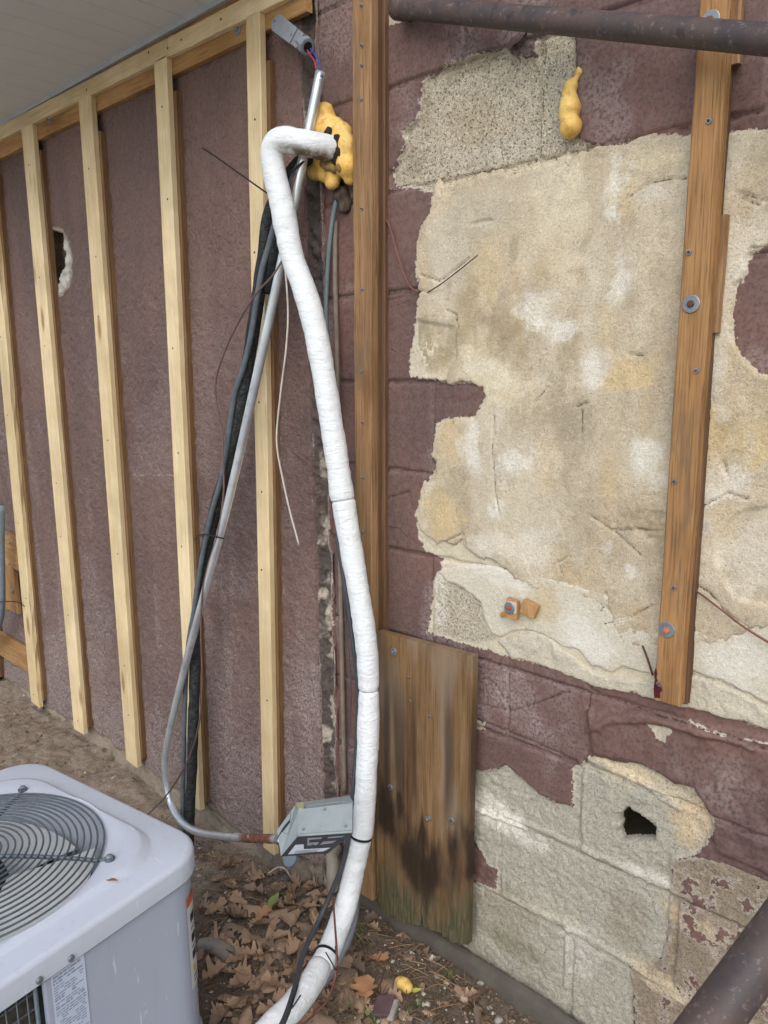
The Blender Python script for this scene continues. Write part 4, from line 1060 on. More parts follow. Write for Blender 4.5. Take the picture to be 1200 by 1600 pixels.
remeshed('cement_lump', [S(534,305,-.008,.022), S(540,322,-.008,.016), S(529,298,-.006,.018)], 0.005, plain('dark_cement', sRGB(92, 80, 70), .95, 0, .4, 60, .9), foam, 0.008, 60, 1)
f2 = remeshed('foam_blob', [S(892,135,-.006,.0125), S(889,147,-.008,.0135), S(891,170,-.012,.0195), S(890,163,-.010,.018), S(893,196,-.013,.0195), S(890,200,-.012,.018), S(890,182,-.011,.0185), S(890,155,-.009,.0155), S(901,122,-.004,.0055), S(905,113,-.003,.0065), S(904,106,-.003,.0035)], 0.0026, M_foam, None, 0.0022, 55, 1)
tag(f2, 'small yellow foam blob squeezed out onto the bare upper blocks', 'foam')

# ------------------------------------------------------------------ white insulated line
m, nt, b = MAT('white_foam_sleeve', 0.6)
v = coords(nt)
ln = attr(nt, 'len').outputs['Fac']; an = attr(nt, 'ang').outputs['Fac']
an2 = math_(nt, 'ABSOLUTE', math_(nt, 'SUBTRACT', an, 0.5))
cb = node(nt, 'CombineXYZ', X=math_(nt, 'MULTIPLY', ln, 1.0), Y=math_(nt, 'MULTIPLY', an2, 0.05), Z=0.0)
wr1 = noise(nt, cb.outputs[0], 95, 3, .6, 1.5)
mpv = node(nt, 'Mapping', Vector=v); mpv.inputs['Scale'].default_value = (24, 24, 72)
wr2 = noise(nt, mpv.outputs[0], 1.0, 5, .65, .8)
d1 = noise(nt, v, 24, 5, .7)
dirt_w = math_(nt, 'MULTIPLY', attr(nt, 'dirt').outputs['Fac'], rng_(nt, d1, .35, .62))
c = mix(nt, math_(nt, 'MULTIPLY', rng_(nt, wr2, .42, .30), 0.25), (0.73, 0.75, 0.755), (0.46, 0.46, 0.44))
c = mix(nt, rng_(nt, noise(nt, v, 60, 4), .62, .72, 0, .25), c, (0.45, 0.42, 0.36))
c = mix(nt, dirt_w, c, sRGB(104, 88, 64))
put(nt, b.inputs['Base Color'], c)
bump(nt, b, math_(nt, 'ADD', math_(nt, 'MULTIPLY', wr2, 1.2), math_(nt, 'MULTIPLY', wr1, .4)), 0.75, 0.0050)
M_white = m
wl_pts = [(527,236,-.035),(512,231,-.062),(488,226,-.095),(462,222,-.118),(443,219,-.130),(430,226,-.137),(426,244,-.138),(430,275,-.136),(441,320,-.133),(457,400,-.128),(474,450,-.126),(494,520,-.122),(505,580,-.12),(516,650,-.117),(526,715,-.115),(536,780,-.113),(548,850,-.112),(564,950,-.112),(573,1020,-.114),(576,1080,-.117),(576,1140,-.125),(573,1200,-.138),(567,1290,-.162),(556,1345,-.18),(545,1395,-.2),(528,1450,-.25),(504,1505,-.33),(472,1555,-.42),(430,1600,-.50),(380,1650,-.58),(330,1690,-.64)]
W3 = np.array([P(u, v, y) for u, v, y in wl_pts])
line = empty('insulated_line', W3[-4], 'thick white foam insulated pipe bending out of the yellow foam down to the ground', 'pipe')
path = catmull(W3, 420)
cum = np.concatenate([[0], np.cumsum(np.linalg.norm(np.diff(path, axis=0), axis=1))])
px2 = lambda pt_: np.argmin(np.abs(np.array([ (R.T @ (p_ - CAM))[1] / (R.T @ (p_ - CAM))[2] for p_ in path[60:]]) - (pt_ - CY) / F_PX)) + 60
cuts = [0, px2(781), px2(1080), px2(1308), px2(1508), len(path) - 1]
r_seg = [0.0268, 0.0262, 0.0258, 0.0262, 0.0275]
SIDES = 36
for k in range(5):
    pth = path[cuts[k]:cuts[k + 1] + 1]
    if k < 4:
        tdir = pth[-1] - pth[-2]; tdir /= np.linalg.norm(tdir)
        pth = pth.copy(); pth[-1] = pth[-1] - tdir * 0.0008
    cm = cum[cuts[k]:cuts[k + 1] + 1]; s = cm - cm[0]; e = cm[-1] - cm
    base = r_seg[k] * (1 - 0.10 * np.exp(-s / 0.006) - 0.10 * np.exp(-e / 0.006))
    an_ = np.linspace(0, 2 * np.pi, SIDES, endpoint=False)
    dent = 0.0028 * fbm(cm[:, None] * np.ones(SIDES), np.cos(an_)[None, :] * .02 + cm[:, None] * 0, 70, 3, 50 + k) + 0.006 * fbm(cm[:, None] + 0 * an_[None], np.sin(an_)[None] * .05 + 0 * cm[:, None], 9, 3, 61)
    V, Fc, L, A = tube_geo(pth, base[:, None] + dent, SIDES)
    Zr = V[:, 2]
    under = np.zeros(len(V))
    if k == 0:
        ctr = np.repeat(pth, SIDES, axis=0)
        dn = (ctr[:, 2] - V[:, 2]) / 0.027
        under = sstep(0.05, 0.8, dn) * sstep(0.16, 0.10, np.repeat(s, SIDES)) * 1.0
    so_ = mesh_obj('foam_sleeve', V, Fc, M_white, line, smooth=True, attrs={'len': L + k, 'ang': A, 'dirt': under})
M_copper = plain('dull_copper', sRGB(88, 84, 82), .5, .6)
tube('pipe_core', [P(535, 238, -.02), P(527, 236, -.036), P(512, 231, -.062)], 0.011, M_copper, line, n=8, sides=14)
M_blackt = plain('black_plastic', sRGB(38, 38, 40), .45, 0, .3)
def tie(parent, i, r, nm='cable_tie', tail=True):
    c_ = path[i]; t_ = path[i + 1] - path[i - 1]; t_ /= np.linalg.norm(t_)
    V, Fc, L, A = tube_geo(np.array([c_ - t_ * .003, c_ - t_ * .0029, c_ + t_ * .0029, c_ + t_ * .003]), np.array([r * .98, r, r, r * .98]), 28)
    return mesh_obj(nm, V, Fc, M_blackt, parent, smooth=False)
tie(line, px2(1307), 0.0262); tie(line, px2(1493), 0.0282)

# ------------------------------------------------------------------ black foam, cables and conduit of the slanted bundle
def PP(lst): return np.array([P(u, v, y) for u, v, y in lst])
m, nt, b = MAT('black_foam_sleeve', 0.9)
v = coords(nt)
n1 = noise(nt, v, 60, 5, .7); vor = node(nt, 'TexVoronoi', Vector=v, Scale=55.0)
vor.feature = 'DISTANCE_TO_EDGE'
c = mix(nt, rng_(nt, n1, .35, .7), sRGB(40, 42, 44), sRGB(66, 67, 66))
put(nt, b.inputs['Base Color'], c)
bump(nt, b, math_(nt, 'ADD', n1, rng_(nt, vor.outputs['Distance'], 0, .12)), .8, .003)
M_bfoam = m
bf = PP([(487,240,-.055),(462,262,-.075),(438,300,-.085),(420,340,-.09),(412,400,-.092),(405,450,-.093),(395,520,-.095),(384,587,-.097),(372,660,-.098),(355,730,-.10),(338,790,-.10),(322,860,-.10),(313,920,-.10),(306,1000,-.10),(303,1100,-.10),(300,1200,-.103),(297,1260,-.11),(294,1330,-.13),(290,1400,-.17),(280,1470,-.22)])
pth = catmull(bf, 200)
an_ = np.linspace(0, 2 * np.pi, 20, endpoint=False); cm = np.linspace(0, 2, 200)
rr_ = 0.0165 + 0.004 * fbm(cm[:, None] + 0 * an_, np.cos(an_)[None] * .1 + 0 * cm[:, None], 25, 3, 5)
V, Fc, L, A = tube_geo(pth, rr_, 20)
o = mesh_obj('black_foam_line', V, Fc, M_bfoam, None, smooth=True, origin=bf[-1])
tag(o, 'cracked black foam sleeved pipe slanting down beside the steel conduit', 'pipe')
st = PP([(437,340,-.075),(432,380,-.076),(426,420,-.076),(420,445,-.076),(417,458,-.076)])
o = tube('torn_foam_sleeve', st, np.concatenate([np.linspace(.013, .014, 24), [.0125, .011]]), M_bfoam, n=26, sides=16, label='short torn black foam sleeve end hanging in the upper bundle', cat='sleeve')
M_gcable = plain('grey_cable', sRGB(98, 106, 112), .55, 0, .25, 40, .15)
gc = PP([(468,256,-.085),(445,305,-.1),(430,348,-.112),(420,385,-.114),(409,424,-.116),(398,489,-.117),(390,535,-.118),(378,582,-.119),(367,615,-.12),(357,680,-.12),(345,750,-.12),(331,800,-.121),(320,850,-.121),(311,900,-.121),(303,955,-.12),(294,1010,-.118),(289,1100,-.115),(286,1225,-.118),(284,1330,-.14),(280,1400,-.18)])
tube('grey_cable', gc, 0.0072, M_gcable, n=120, sides=12, label='grey cable lying on the slanting black foam line', cat='cable')
# steel conduit with a rusty end
m, nt, b = MAT('conduit_steel', 0.26, 0.65)
ln = attr(nt, 'len').outputs['Fac']; v = coords(nt)
n1 = noise(nt, v, 30, 5, .7); n2 = noise(nt, v, 9, 4, .6)
steel = mix(nt, rng_(nt, n2, .3, .7), sRGB(226, 230, 234), sRGB(196, 203, 210))
steel = mix(nt, rng_(nt, n1, .55, .7, 0, .4), steel, sRGB(140, 144, 148))
rf = math_(nt, 'MULTIPLY', attr(nt, 'rust').outputs['Fac'], rng_(nt, n1, .33, .47))
c = mix(nt, rf, steel, mix(nt, rng_(nt, noise(nt, v, 80, 3), .4, .65), sRGB(132, 84, 60), sRGB(104, 72, 58)))
put(nt, b.inputs['Base Color'], c)
put(nt, b.inputs['Metallic'], math_(nt, 'SUBTRACT', 0.65, math_(nt, 'MULTIPLY', rf, .65)))
put(nt, b.inputs['Roughness'], math_(nt, 'ADD', 0.26, math_(nt, 'MULTIPLY', rf, .55)))
bump(nt, b, n1, .12, .0015)
M_conduit = m
BOXD = 1.70
cd = PP([(501,112,-.062),(471,262,-.082),(439,415,-.100),(403,580,-.118),(365,750,-.132),(342,845,-.138),(300,1000,-.138),(281,1075,-.137),(266,1140,-.136),(259,1180,-.136),(259,1215,-.139),(266,1252,-.147),(282,1282,-.165),(308,1300,-.19),(350,1307,-.215),(400,1310,-.240),(443,1311,-.262)])
cnd = empty('steel_conduit', cd[-4], 'bare galvanised conduit, bent at the bottom and rusty where it meets the grey box', 'conduit')
pth = catmull(cd, 170)
V, Fc, L, A = tube_geo(pth, 0.0115, 18)
lt_ = L.max(); rust = sstep(lt_ - 0.30, lt_ - 0.22, L) * sstep(lt_ - 0.03, lt_ - 0.06, L)
mesh_obj('tube', V, Fc, M_conduit, cnd, smooth=True, attrs={'len': L, 'ang': A, 'rust': rust})
e0 = pth[-1]; e1 = pth[-6]; dd = (e0 - e1) / np.linalg.norm(e0 - e1)
V, Fc, L, A = tube_geo(np.array([e0 - dd * .028, e0 - dd * .027, e0 - dd * .012, e0 - dd * .011, e0 - dd * .0108, e0 + dd * .004, e0 + dd * .005]), np.array([.0125, .014, .014, .0145, .0185, .0185, .017]), 6)
mesh_obj('connector', V, Fc, M_galv, cnd)
c_ = P(501, 119, -.078); mesh_obj('screw', *disc_geo(c_ + np.array([.001, .004, 0]), (.2, -1, .1), .003, .006, 8), M_zinc, cnd)
# loose wires
M_brown = plain('brown_wire', sRGB(112, 86, 80), .55); M_whitew = plain('white_wire', sRGB(206, 198, 186), .55, 0, .25, 25); M_blackw = plain('black_wire', sRGB(34, 32, 34), .45)
M_redw = plain('red_wire', sRGB(168, 52, 84), .4); M_bluew = plain('blue_wire', sRGB(62, 74, 150), .4); M_teal = plain('teal_cable', sRGB(112, 128, 130), .5, 0, .2, 12, .1)
M_tanw = plain('weathered_rod', sRGB(138, 124, 110), .8); M_cu = plain('copper_wire', sRGB(128, 86, 74), .5, .3); M_steelw = plain('thin_steel_wire', sRGB(112, 112, 112), .45, .6)
WI = 'loose wires around the bundle'
tube('wire', PP([(444,402,-.12),(425,432,-.135),(401,458,-.142),(376,497,-.145),(355,540,-.145),(338,590,-.143),(338,630,-.142),(347,680,-.142),(349,730,-.142),(349,775,-.145),(340,835,-.148),(326,880,-.148),(316,930,-.15),(314,1000,-.15),(316,1060,-.148),(312,1125,-.145),(295,1185,-.145),(265,1236,-.16),(240,1264,-.18),(215,1285,-.2)]), 0.0026, M_brown, n=150, sides=8, label='thin brown wire bowing out left of the conduit bundle', cat='wire', group=WI)
tube('wire', PP([(441,403,-.115),(446,424,-.12),(450,489,-.12),(447,545,-.118),(440,601,-.115),(433,666,-.112),(433,700,-.11),(440,740,-.108),(452,795,-.105),(467,851,-.1)]), 0.0024, M_whitew, n=80, sides=8, label='thin dangling white wire with a free end in front of the stucco', cat='wire', group=WI)
tube('wire', PP([(316,231,-.15),(350,254,-.147),(385,279,-.144),(416,301,-.14),(424,306,-.135)]), 0.0020, M_blackw, n=24, sides=8, label='stiff black tie tail poking left from the white line', cat='wire', group=WI)
tube('wire', PP([(418,300,-.12),(436,285,-.115),(463,262,-.1),(490,240,-.06),(505,232,-.04)]), 0.0028, M_blackw, n=30, sides=8, label='black wire running under the white line bend into the foam', cat='wire', group=WI)
tube('wire', PP([(440,400,-.11),(452,330,-.104),(455,298,-.1),(462,275,-.095),(480,250,-.07),(495,238,-.05)]), 0.0032, M_brown, n=30, sides=8, label='greyish brown wire climbing beside the conduit into the foam', cat='wire', group=WI)
tube('wire', PP([(494,108,-.062),(491,95,-.06),(484,85,-.058),(480,78,-.058)]), 0.0020, M_redw, n=16, sides=8, label='red wire between conduit end and conduit body', cat='wire', group='wires into the conduit body')
tube('wire', PP([(500,110,-.062),(498,97,-.06),(491,84,-.058),(485,76,-.058)]), 0.0020, M_bluew, n=16, sides=8, label='blue wire between conduit end and conduit body', cat='wire', group='wires into the conduit body')
tube('teal_cable', PP([(533,296,-.015),(527,309,-.02),(519,348,-.022),(513,405,-.022),(510,461,-.022),(510,503,-.025),(515,560,-.03),(522,640,-.03)]), 0.0055, M_teal, n=60, sides=10, label='blue green cable hanging from the cement lump beside the seam', cat='cable')
tube('weathered_rod', PP([(524,345,-.010),(524,447,-.012),(527,560,-.014),(529,700,-.014),(532,900,-.014),(535,1050,-.014),(539,1240,-.014)]), 0.0062, M_tanw, n=40, sides=8, label='long straight grey tan rod standing against the seam blocks', cat='rod')
tube('wire', PP([(531,850,-.03),(535,900,-.03),(541,980,-.03),(548,1060,-.035),(547,1130,-.04),(543,1180,-.05),(548,1225,-.06)]), 0.0015, M_steelw, n=40, sides=6, label='very thin steel wire hanging between rod and white line', cat='wire', group=WI)
M_dcable = plain('dark_cable', sRGB(70, 72, 76), .5, 0, .2, 30, .1)
tube('dark_cable', PP([(526,835,-.06),(540,920,-.07),(551,1000,-.08),(559,1080,-.085),(558,1150,-.1),(553,1220,-.13),(549,1262,-.175),(544,1310,-.20),(532,1360,-.215),(502,1430,-.26),(474,1490,-.36),(459,1550,-.45),(441,1600,-.53),(410,1650,-.60)]), 0.0062, M_dcable, n=100, sides=12, label='dark cable hugging the left side of the white line down to the ground', cat='cable')
M_whip = plain('grey_flexible_conduit', sRGB(122, 126, 132), .5, 0, .15, 30, .1)
tube('flexible_conduit', PP([(540,1300,-.12),(550,1340,-.14),(556,1400,-.165),(549,1450,-.215),(532,1490,-.275),(508,1530,-.34),(480,1565,-.405),(450,1602,-.465),(400,1655,-.55)]), 0.0105, M_whip, n=90, sides=14, label='grey flexible conduit running behind the lower white line', cat='conduit')
tube('wire', PP([(520,1398,-.235),(523,1440,-.285),(526,1490,-.34),(523,1530,-.37),(512,1562,-.41),(490,1585,-.455),(465,1610,-.51)]), 0.0025, M_cu, n=60, sides=8, label='copper brown wire looping over the bottom of the white line', cat='wire', group=WI)
tube('wire', PP([(524,1478,-.33),(526,1515,-.36),(516,1500,-.37),(509,1488,-.365)]), 0.0014, M_blackt, n=30, sides=6, label='black tie tail curling from the lower white line', cat='wire', group=WI)
tube('wire', PP([(470,1555,-.465),(455,1575,-.49),(465,1540,-.455)]), 0.0018, M_blackt, n=20, sides=6, label='short black wire end on the lowest white sleeve', cat='wire', group=WI)
# tie round the slanting bundle
tube('cable_tie', PP([(304,843,-.128),(312,836,-.14),(322,835,-.150),(335,838,-.155),(347,841,-.150),(350,842,-.14),(338,840,-.10),(318,838,-.09),(316,838,-.13)]), 0.0022, M_blackt, n=50, sides=6, label='black cable tie round the slanting conduit bundle', cat='tie')
# wires and nails on the block wall
tube('wire', PP([(600,338,-.004),(608,352,-.014),(614,372,-.018),(622,400,-.018),(632,430,-.016),(641,448,-.012),(654,457,-.006)]), 0.0023, M_cu, n=40, sides=6, label='copper wire curving beside the post on painted block', cat='wire', group='wires and nails on the block wall')
tube('nail', PP([(668,457,-.010),(690,443,-.018),(720,420,-.022),(746,399,-.024)]), 0.0013, M_rustbolt, n=12, sides=6, label='thin rusty wire sticking up across the plaster edge', cat='nail', group='wires and nails on the block wall')
tube('nail', PP([(1020,1055,-.012),(1012,1030,-.020),(1004,1009,-.026)]), 0.0020, M_rustbolt, n=8, sides=6, label='bent nail poking up left of the amber post foot', cat='nail', group='wires and nails on the block wall')
tube('vine_stem', PP([(1074,915,-.012),(1100,932,-.018),(1130,955,-.020),(1160,978,-.022),(1200,1003,-.024),(1260,1035,-.02)]), np.linspace(.0015, .0024, 30), M_cu, n=30, sides=7, label='thin dead vine stem running off right from the amber post', cat='stem')

# ------------------------------------------------------------------ conduit body (LB)
M_lb = plain('grey_plastic_fitting', sRGB(132, 138, 144), .55, 0, .15, 30, .1)
c0_, c1_ = P(441, 42, -.045), P(483, 75, -.055)
ax = c1_ - c0_; Ln = np.linalg.norm(ax); ax /= Ln
nb = np.array([0.25, -1, 0.05]); nb -= ax * (nb @ ax); nb /= np.linalg.norm(nb); sd = np.cross(ax, nb)
lb = empty('conduit_body', c0_, 'grey plastic conduit body hanging loose under the ledger board', 'fitting')
def stadium(c_, ax, sd, L, w, n=10):
    out = []
    for k in range(n + 1):
        a = math.pi / 2 + math.pi * k / n
        out.append(c_ + ax * (math.cos(a) * w) + sd * (math.sin(a) * w))
    out += [c_ + ax * L - sd * w * .92, c_ + ax * L + sd * w * .92]
    return np.array(out)
def prism(o0, d, h, bev=0.0):
    n = len(o0); cc = o0.mean(0)
    rings = [o0, o0 + d * (h - bev)] + ([cc + (o0 - cc) * 0.93 + d * h] if bev else [])
    V = np.vstack(rings); m_ = len(rings)
    Fc = [(i * n + k, i * n + (k + 1) % n, (i + 1) * n + (k + 1) % n, (i + 1) * n + k) for i in range(m_ - 1) for k in range(n)]
    return V, Fc + [tuple(range(n))[::-1], tuple((m_ - 1) * n + k for k in range(n))]
bo = stadium(c0_ - nb * .012, ax, sd, Ln * .80, .0185)
mesh_obj('body', *prism(bo, nb, .026, .002), M_lb, lb)
cv = mesh_obj('cover', *prism(stadium(c0_ + nb * .0145, ax, sd, Ln * .62, .0190), nb, .004, .001), M_lb, lb)
for s in (-0.010, Ln * .56): mesh_obj('screw', *disc_geo(c0_ + ax * s + nb * .0185, nb, .0032, .0015, 10), M_zinc, cv)
q0 = c0_ + ax * Ln * .70 + nb * .002
V, Fc, L, A = tube_geo(np.array([q0, q0 + ax * .020, q0 + ax * .0205, q0 + ax * .034, q0 + ax * .0345]), np.array([.0155, .0155, .019, .0185, .015]), 8)
mesh_obj('nut', V, Fc, M_lb, lb)
V, Fc, L, A = tube_geo(np.array([q0 + ax * .0340, q0 + ax * .0352]), np.array([.011, .011]), 12); mesh_obj('socket', V, Fc, M_darkhole, lb)

# ------------------------------------------------------------------ grey disconnect box
M_box = plain('grey_steel_box', sRGB(150, 158, 158), .5, .1, .12, 20, .06, c2=sRGB(138, 146, 146))
M_boxin = plain('black_box_plate', sRGB(40, 42, 46), .55, 0, .2)
M_boxlab = plain('pale_box_label', sRGB(158, 160, 168), .6, 0, .08)
M_yel = plain('chipped_corner_paint', sRGB(190, 188, 146), .7)
q = dict(A=PD(465, 1307, 1.60), B=PD(466, 1266, 1.65), C=PD(552, 1256, 1.62), D=PD(552, 1301, 1.57), E=PD(439, 1338, 1.61), Fv=PD(513, 1333, 1.58), G=PD(433, 1297, 1.66), H=PD(462, 1257, 1.70), I=PD(546, 1245, 1.67), J=PD(540, 1300, 1.70))
bx_ = empty('disconnect_box', q['E'], 'grey metal electrical box tilted on its rusty conduit, tied to the white line', 'electrical box')
Vv = [q[k] for k in ('A', 'B', 'C', 'D', 'E', 'Fv', 'G', 'H', 'I', 'J')]
# enclosure shell: left side A-B-H-G-E, back, bottom rim
mesh_obj('enclosure', Vv, [(0, 4, 6, 7, 1), (7, 8, 2, 1), (6, 4, 5, 9), (7, 6, 9, 8), (8, 9, 5, 3, 2)], M_box, bx_)
def lift(pts, out): return [p_ + out for p_ in pts]
tocam = CAM - q['A']; tocam /= np.linalg.norm(tocam)
nF = np.cross(q['D'] - q['A'], q['B'] - q['A']); nF /= np.linalg.norm(nF); nF *= np.sign(nF @ tocam)
nL = np.cross(q['D'] - q['A'], q['E'] - q['A']); nL /= np.linalg.norm(nL); nL *= np.sign(nL @ tocam)
def slab(name, quad, nrm, th, mat, parent, bev=0.0):
    quad = [np.asarray(p_) for p_ in quad]
    n = len(quad); cc = sum(quad) / n
    top = [p_ + nrm * th for p_ in quad]
    if bev: top = [cc + nrm * th + (p_ - cc) * (1 - bev) for p_ in quad]
    Fc = [(k, (k + 1) % n, n + (k + 1) % n, n + k) for k in range(n)] + [tuple(range(n, 2 * n))]
    return mesh_obj(name, quad + top, Fc, mat, parent)
slab('door', [q['A'], q['D'], q['C'], q['B']], nF, 0.004, M_box, bx_, 0.02)
ip = slab('inner_plate', [q['A'], q['E'], q['Fv'], q['D']], nL, 0.001, M_boxin, bx_)
def bil(s, t, off=0.0012):
    a = q['A'] * (1 - s) + q['D'] * s; b_ = q['E'] * (1 - s) + q['Fv'] * s
    return a * (1 - t) + b_ * t + nL * off
slab('label_plate', [bil(.10, .42), bil(.12, .90), bil(.84, .86), bil(.90, .70), bil(.36, .68), bil(.26, .42)], nL, .0008, M_boxlab, ip)
M_boxrec = plain('dark_box_recess', sRGB(112, 114, 120), .6, 0, .1)
slab('handle_recess', [bil(.22, .10), bil(.36, .50), bil(.55, .50), bil(.50, .12)], nL, .0008, M_boxrec, ip)
slab('handle_recess', [bil(.62, .12), bil(.60, .50), bil(.82, .46), bil(.90, .12)], nL, .0008, M_boxrec, ip)
slab('handle_bar', [bil(.30, .20, .002), bil(.33, .32, .002), bil(.86, .30, .002), bil(.90, .18, .002)], nL, .003, M_boxin, ip)
tube('hinge', [q['A'] + nF * .004, q['A'] * .5 + q['D'] * .5 + nF * .004, q['D'] + nF * .004], .0028, M_box, bx_, n=8, sides=8)
for a_, b_ in ((.12, .2), (.88, .2), (.5, .86)):
    cc_ = (q['A'] * (1 - a_) + q['D'] * a_) * (1 - b_) + (q['B'] * (1 - a_) + q['C'] * a_) * b_
    mesh_obj('screw', *disc_geo(cc_ + nF * .004, nF, .0032, .0016, 10), M_zinc, bx_)
for t_ in (.74, .79, .84):
    slab('text_line', [bil(.22, t_, .0023), bil(.22, t_ + .015, .0023), bil(.70, t_ + .015, .0023), bil(.70, t_, .0023)], nL, .0003, M_boxin, ip)
# hood lip over the door
lip = [q['H'], q['B'] + (q['B'] - q['A']) * .02, q['C'], q['I']]
slab('hood', [q['H'], q['B'], q['B'] * .82 + q['C'] * .18 + (q['H'] - q['B']) * .45, q['C'] * .82 + q['B'] * .18 + (q['I'] - q['C']) * .35, q['C'], q['I']], np.array([0, 0, 1.0]), .003, M_box, bx_)
slab('chipped_corner', [q['B'], q['B'] * .9 + q['C'] * .1, q['H'] * .85 + q['I'] * .15, q['H']], np.array([0, 0, 1.0]), .0036, M_yel, bx_)
gA = q['A'] * .62 + q['E'] * .38; gB = q['B'] * .55 + q['G'] * .45
nS = np.cross(q['E'] - q['A'], q['B'] - q['A']); nS /= np.linalg.norm(nS); nS *= np.sign(nS @ np.array([-1.0, -.3, 0]))
slab('side_slot', [q['H'] * .35 + q['G'] * .65 + (q['A'] - q['B']) * .25, q['H'] * .7 + q['G'] * .3 + (q['A'] - q['B']) * .30, q['H'] * .75 + q['G'] * .25 + (q['A'] - q['B']) * .05, q['H'] * .70 + q['G'] * .30 + (q['A'] - q['B']) * .42, q['G'] + (q['A'] - q['B']) * .35], nS, .0008, M_boxin, bx_)

# ------------------------------------------------------------------ air conditioner condenser
M_ac = plain('grey_enamel', sRGB(190, 194, 206), .38, 0.0, .05, 9, .03, spec=.5)
def enamel(name, c):
    m, nt, b = MAT(name, 0.4, spec=.45)
    v = coords(nt)
    n1 = noise(nt, v, 5, 5, .65); n2 = noise(nt, v, 60, 4, .7)
    mp = node(nt, 'Mapping', Vector=v); mp.inputs['Scale'].default_value = (60, 60, 3)
    n3 = noise(nt, mp.outputs[0], 1.0, 4, .6)
    cc = mix(nt, rng_(nt, n1, .42, .68, 0, .22), c, sRGB(168, 166, 164))
    cc = mix(nt, rng_(nt, n3, .58, .74, 0, .22), cc, sRGB(150, 148, 146))
    cc = mix(nt, rng_(nt, n2, .64, .72, 0, .35), cc, sRGB(214, 216, 220))
    mq = node(nt, 'Mapping', Vector=v); mq.inputs['Scale'].default_value = (14, 130, 14); mq.inputs['Rotation'].default_value = (0, 0, .6)
    n4 = noise(nt, mq.outputs[0], 1.0, 2, .5)
    cc = mix(nt, math_(nt, 'MULTIPLY', rng_(nt, n4, .70, .74), .5), cc, sRGB(222, 224, 228))
    put(nt, b.inputs['Base Color'], cc)
    put(nt, b.inputs['Roughness'], rng_(nt, n1, .3, .7, .34, .58, False))
    bump(nt, b, noise(nt, v, 9, 2, .5), .25, .004)
    return m
M_ac = enamel('grey_enamel_dusty', sRGB(192, 198, 209))
M_acpanel = enamel('darker_grey_enamel', sRGB(167, 174, 189))
M_guard = plain('dark_coated_wire', sRGB(96, 104, 112), .45, .2, .2, 60, .1)
M_acdark = plain('dark_interior', sRGB(62, 65, 70), .7, 0, .3, 20, .1)
M_coil = plain('dusty_coil', sRGB(96, 88, 78), .85, .2, .4, 60, .8)
M_blade = plain('pale_fan_blade', sRGB(214, 214, 210), .5, 0, .15, 8, .05)
M_label = plain('pale_blue_label', sRGB(196, 206, 222), .5, 0, .05)
M_print = plain('white_print', sRGB(150, 160, 180), .5)
AC_C = np.array([-1.486, -0.919]); AC_T = math.radians(8.5); HS = 0.315; RC = 0.085; ZT, ZB = 0.500, 0.045
e1 = np.array([math.cos(AC_T), math.sin(AC_T)]); e2 = np.array([-math.sin(AC_T), math.cos(AC_T)])
AC_DZ = 0.014
def acp(a, b_, z): return np.array([*(AC_C + a * e1 + b_ * e2), z + AC_DZ])
ac = empty('condenser', acp(0, 0, ZB), 'grey air conditioner condenser with round wire fan guard, lower left', 'air conditioner')
NA = 144
def rrect(hs, rc, n=NA):
    """rounded square outline sampled by polar angle"""
    out = []
    for k in range(n):
        th = 2 * math.pi * (k + .5) / n; dx, dy = math.cos(th), math.sin(th)
        t = hs / max(abs(dx), abs(dy)); x, y = dx * t, dy * t
        if abs(x) > hs - rc and abs(y) > hs - rc:
            cx_, cy_ = math.copysign(hs - rc, x), math.copysign(hs - rc, y)
            bq = dx * cx_ + dy * cy_; cq = cx_ ** 2 + cy_ ** 2 - rc ** 2
            t = bq + math.sqrt(max(bq * bq - cq, 0)); x, y = dx * t, dy * t
        out.append((x, y))
    return np.array(out)
def circ(r, n=NA):
    th = 2 * np.pi * (np.arange(n) + .5) / n
    return np.stack([r * np.cos(th), r * np.sin(th)], 1)
def loft(rings):
    V = []
    for o2, z in rings:
        zz = z if np.ndim(z) else np.full(len(o2), z)
        for (x, y), z_ in zip(o2, zz): V.append(acp(x, y, z_))
    n = len(rings[0][0])
    Fc = [(i * n + k, i * n + (k + 1) % n, (i + 1) * n + (k + 1) % n, (i + 1) * n + k) for i in range(len(rings) - 1) for k in range(n)]
    return np.array(V), Fc
RG = 0.248
top = [(rrect(HS + .004, RC), .452), (rrect(HS + .0065, RC), .4525), (rrect(HS + .0065, RC), .4875), (rrect(HS + .0052, RC), .4925), (rrect(HS + .0018, RC), .4962), (rrect(HS - .004, RC - .005), .498),
       (rrect(HS - .044, .10), .4985), (rrect(HS - .048, .104), .4995), (rrect(HS - .054, .11), .5085), (rrect(HS - .060, .115), .5105)]
def blend(a, b_, t): return a * (1 - t) + b_ * t
ro = rrect(HS - .060, .115); ci = circ(RG + .006)
ro = np.where(np.linalg.norm(ro, axis=1)[:, None] < RG + .012, ci * (RG + .012) / (RG + .006), ro)
top[-1] = (ro, .5105)
top += [(blend(ro, ci, .5), .509), (ci, .5085), (circ(RG + .001), .506), (circ(RG - .002), .498), (circ(RG - .004), .44), (circ(RG - .004), .36)]
tco = mesh_obj('top_cover', *loft(top), M_ac, ac, smooth=True)
tco.data.set_sharp_from_angle(angle=math.radians(38))
# cabinet walls: solid corner panel on the +x side, coil grille elsewhere
mesh_obj('base_pan', *loft([(rrect(HS + .001, RC), ZB), (rrect(HS + .003, RC), ZB + .002), (rrect(HS + .003, RC), ZB + .03), (rrect(HS - .002, RC), ZB + .032)]), M_acpanel, ac, smooth=True)
out = rrect(HS - .001, RC, 240)
ang = np.degrees(np.arctan2(out[:, 1], out[:, 0]))
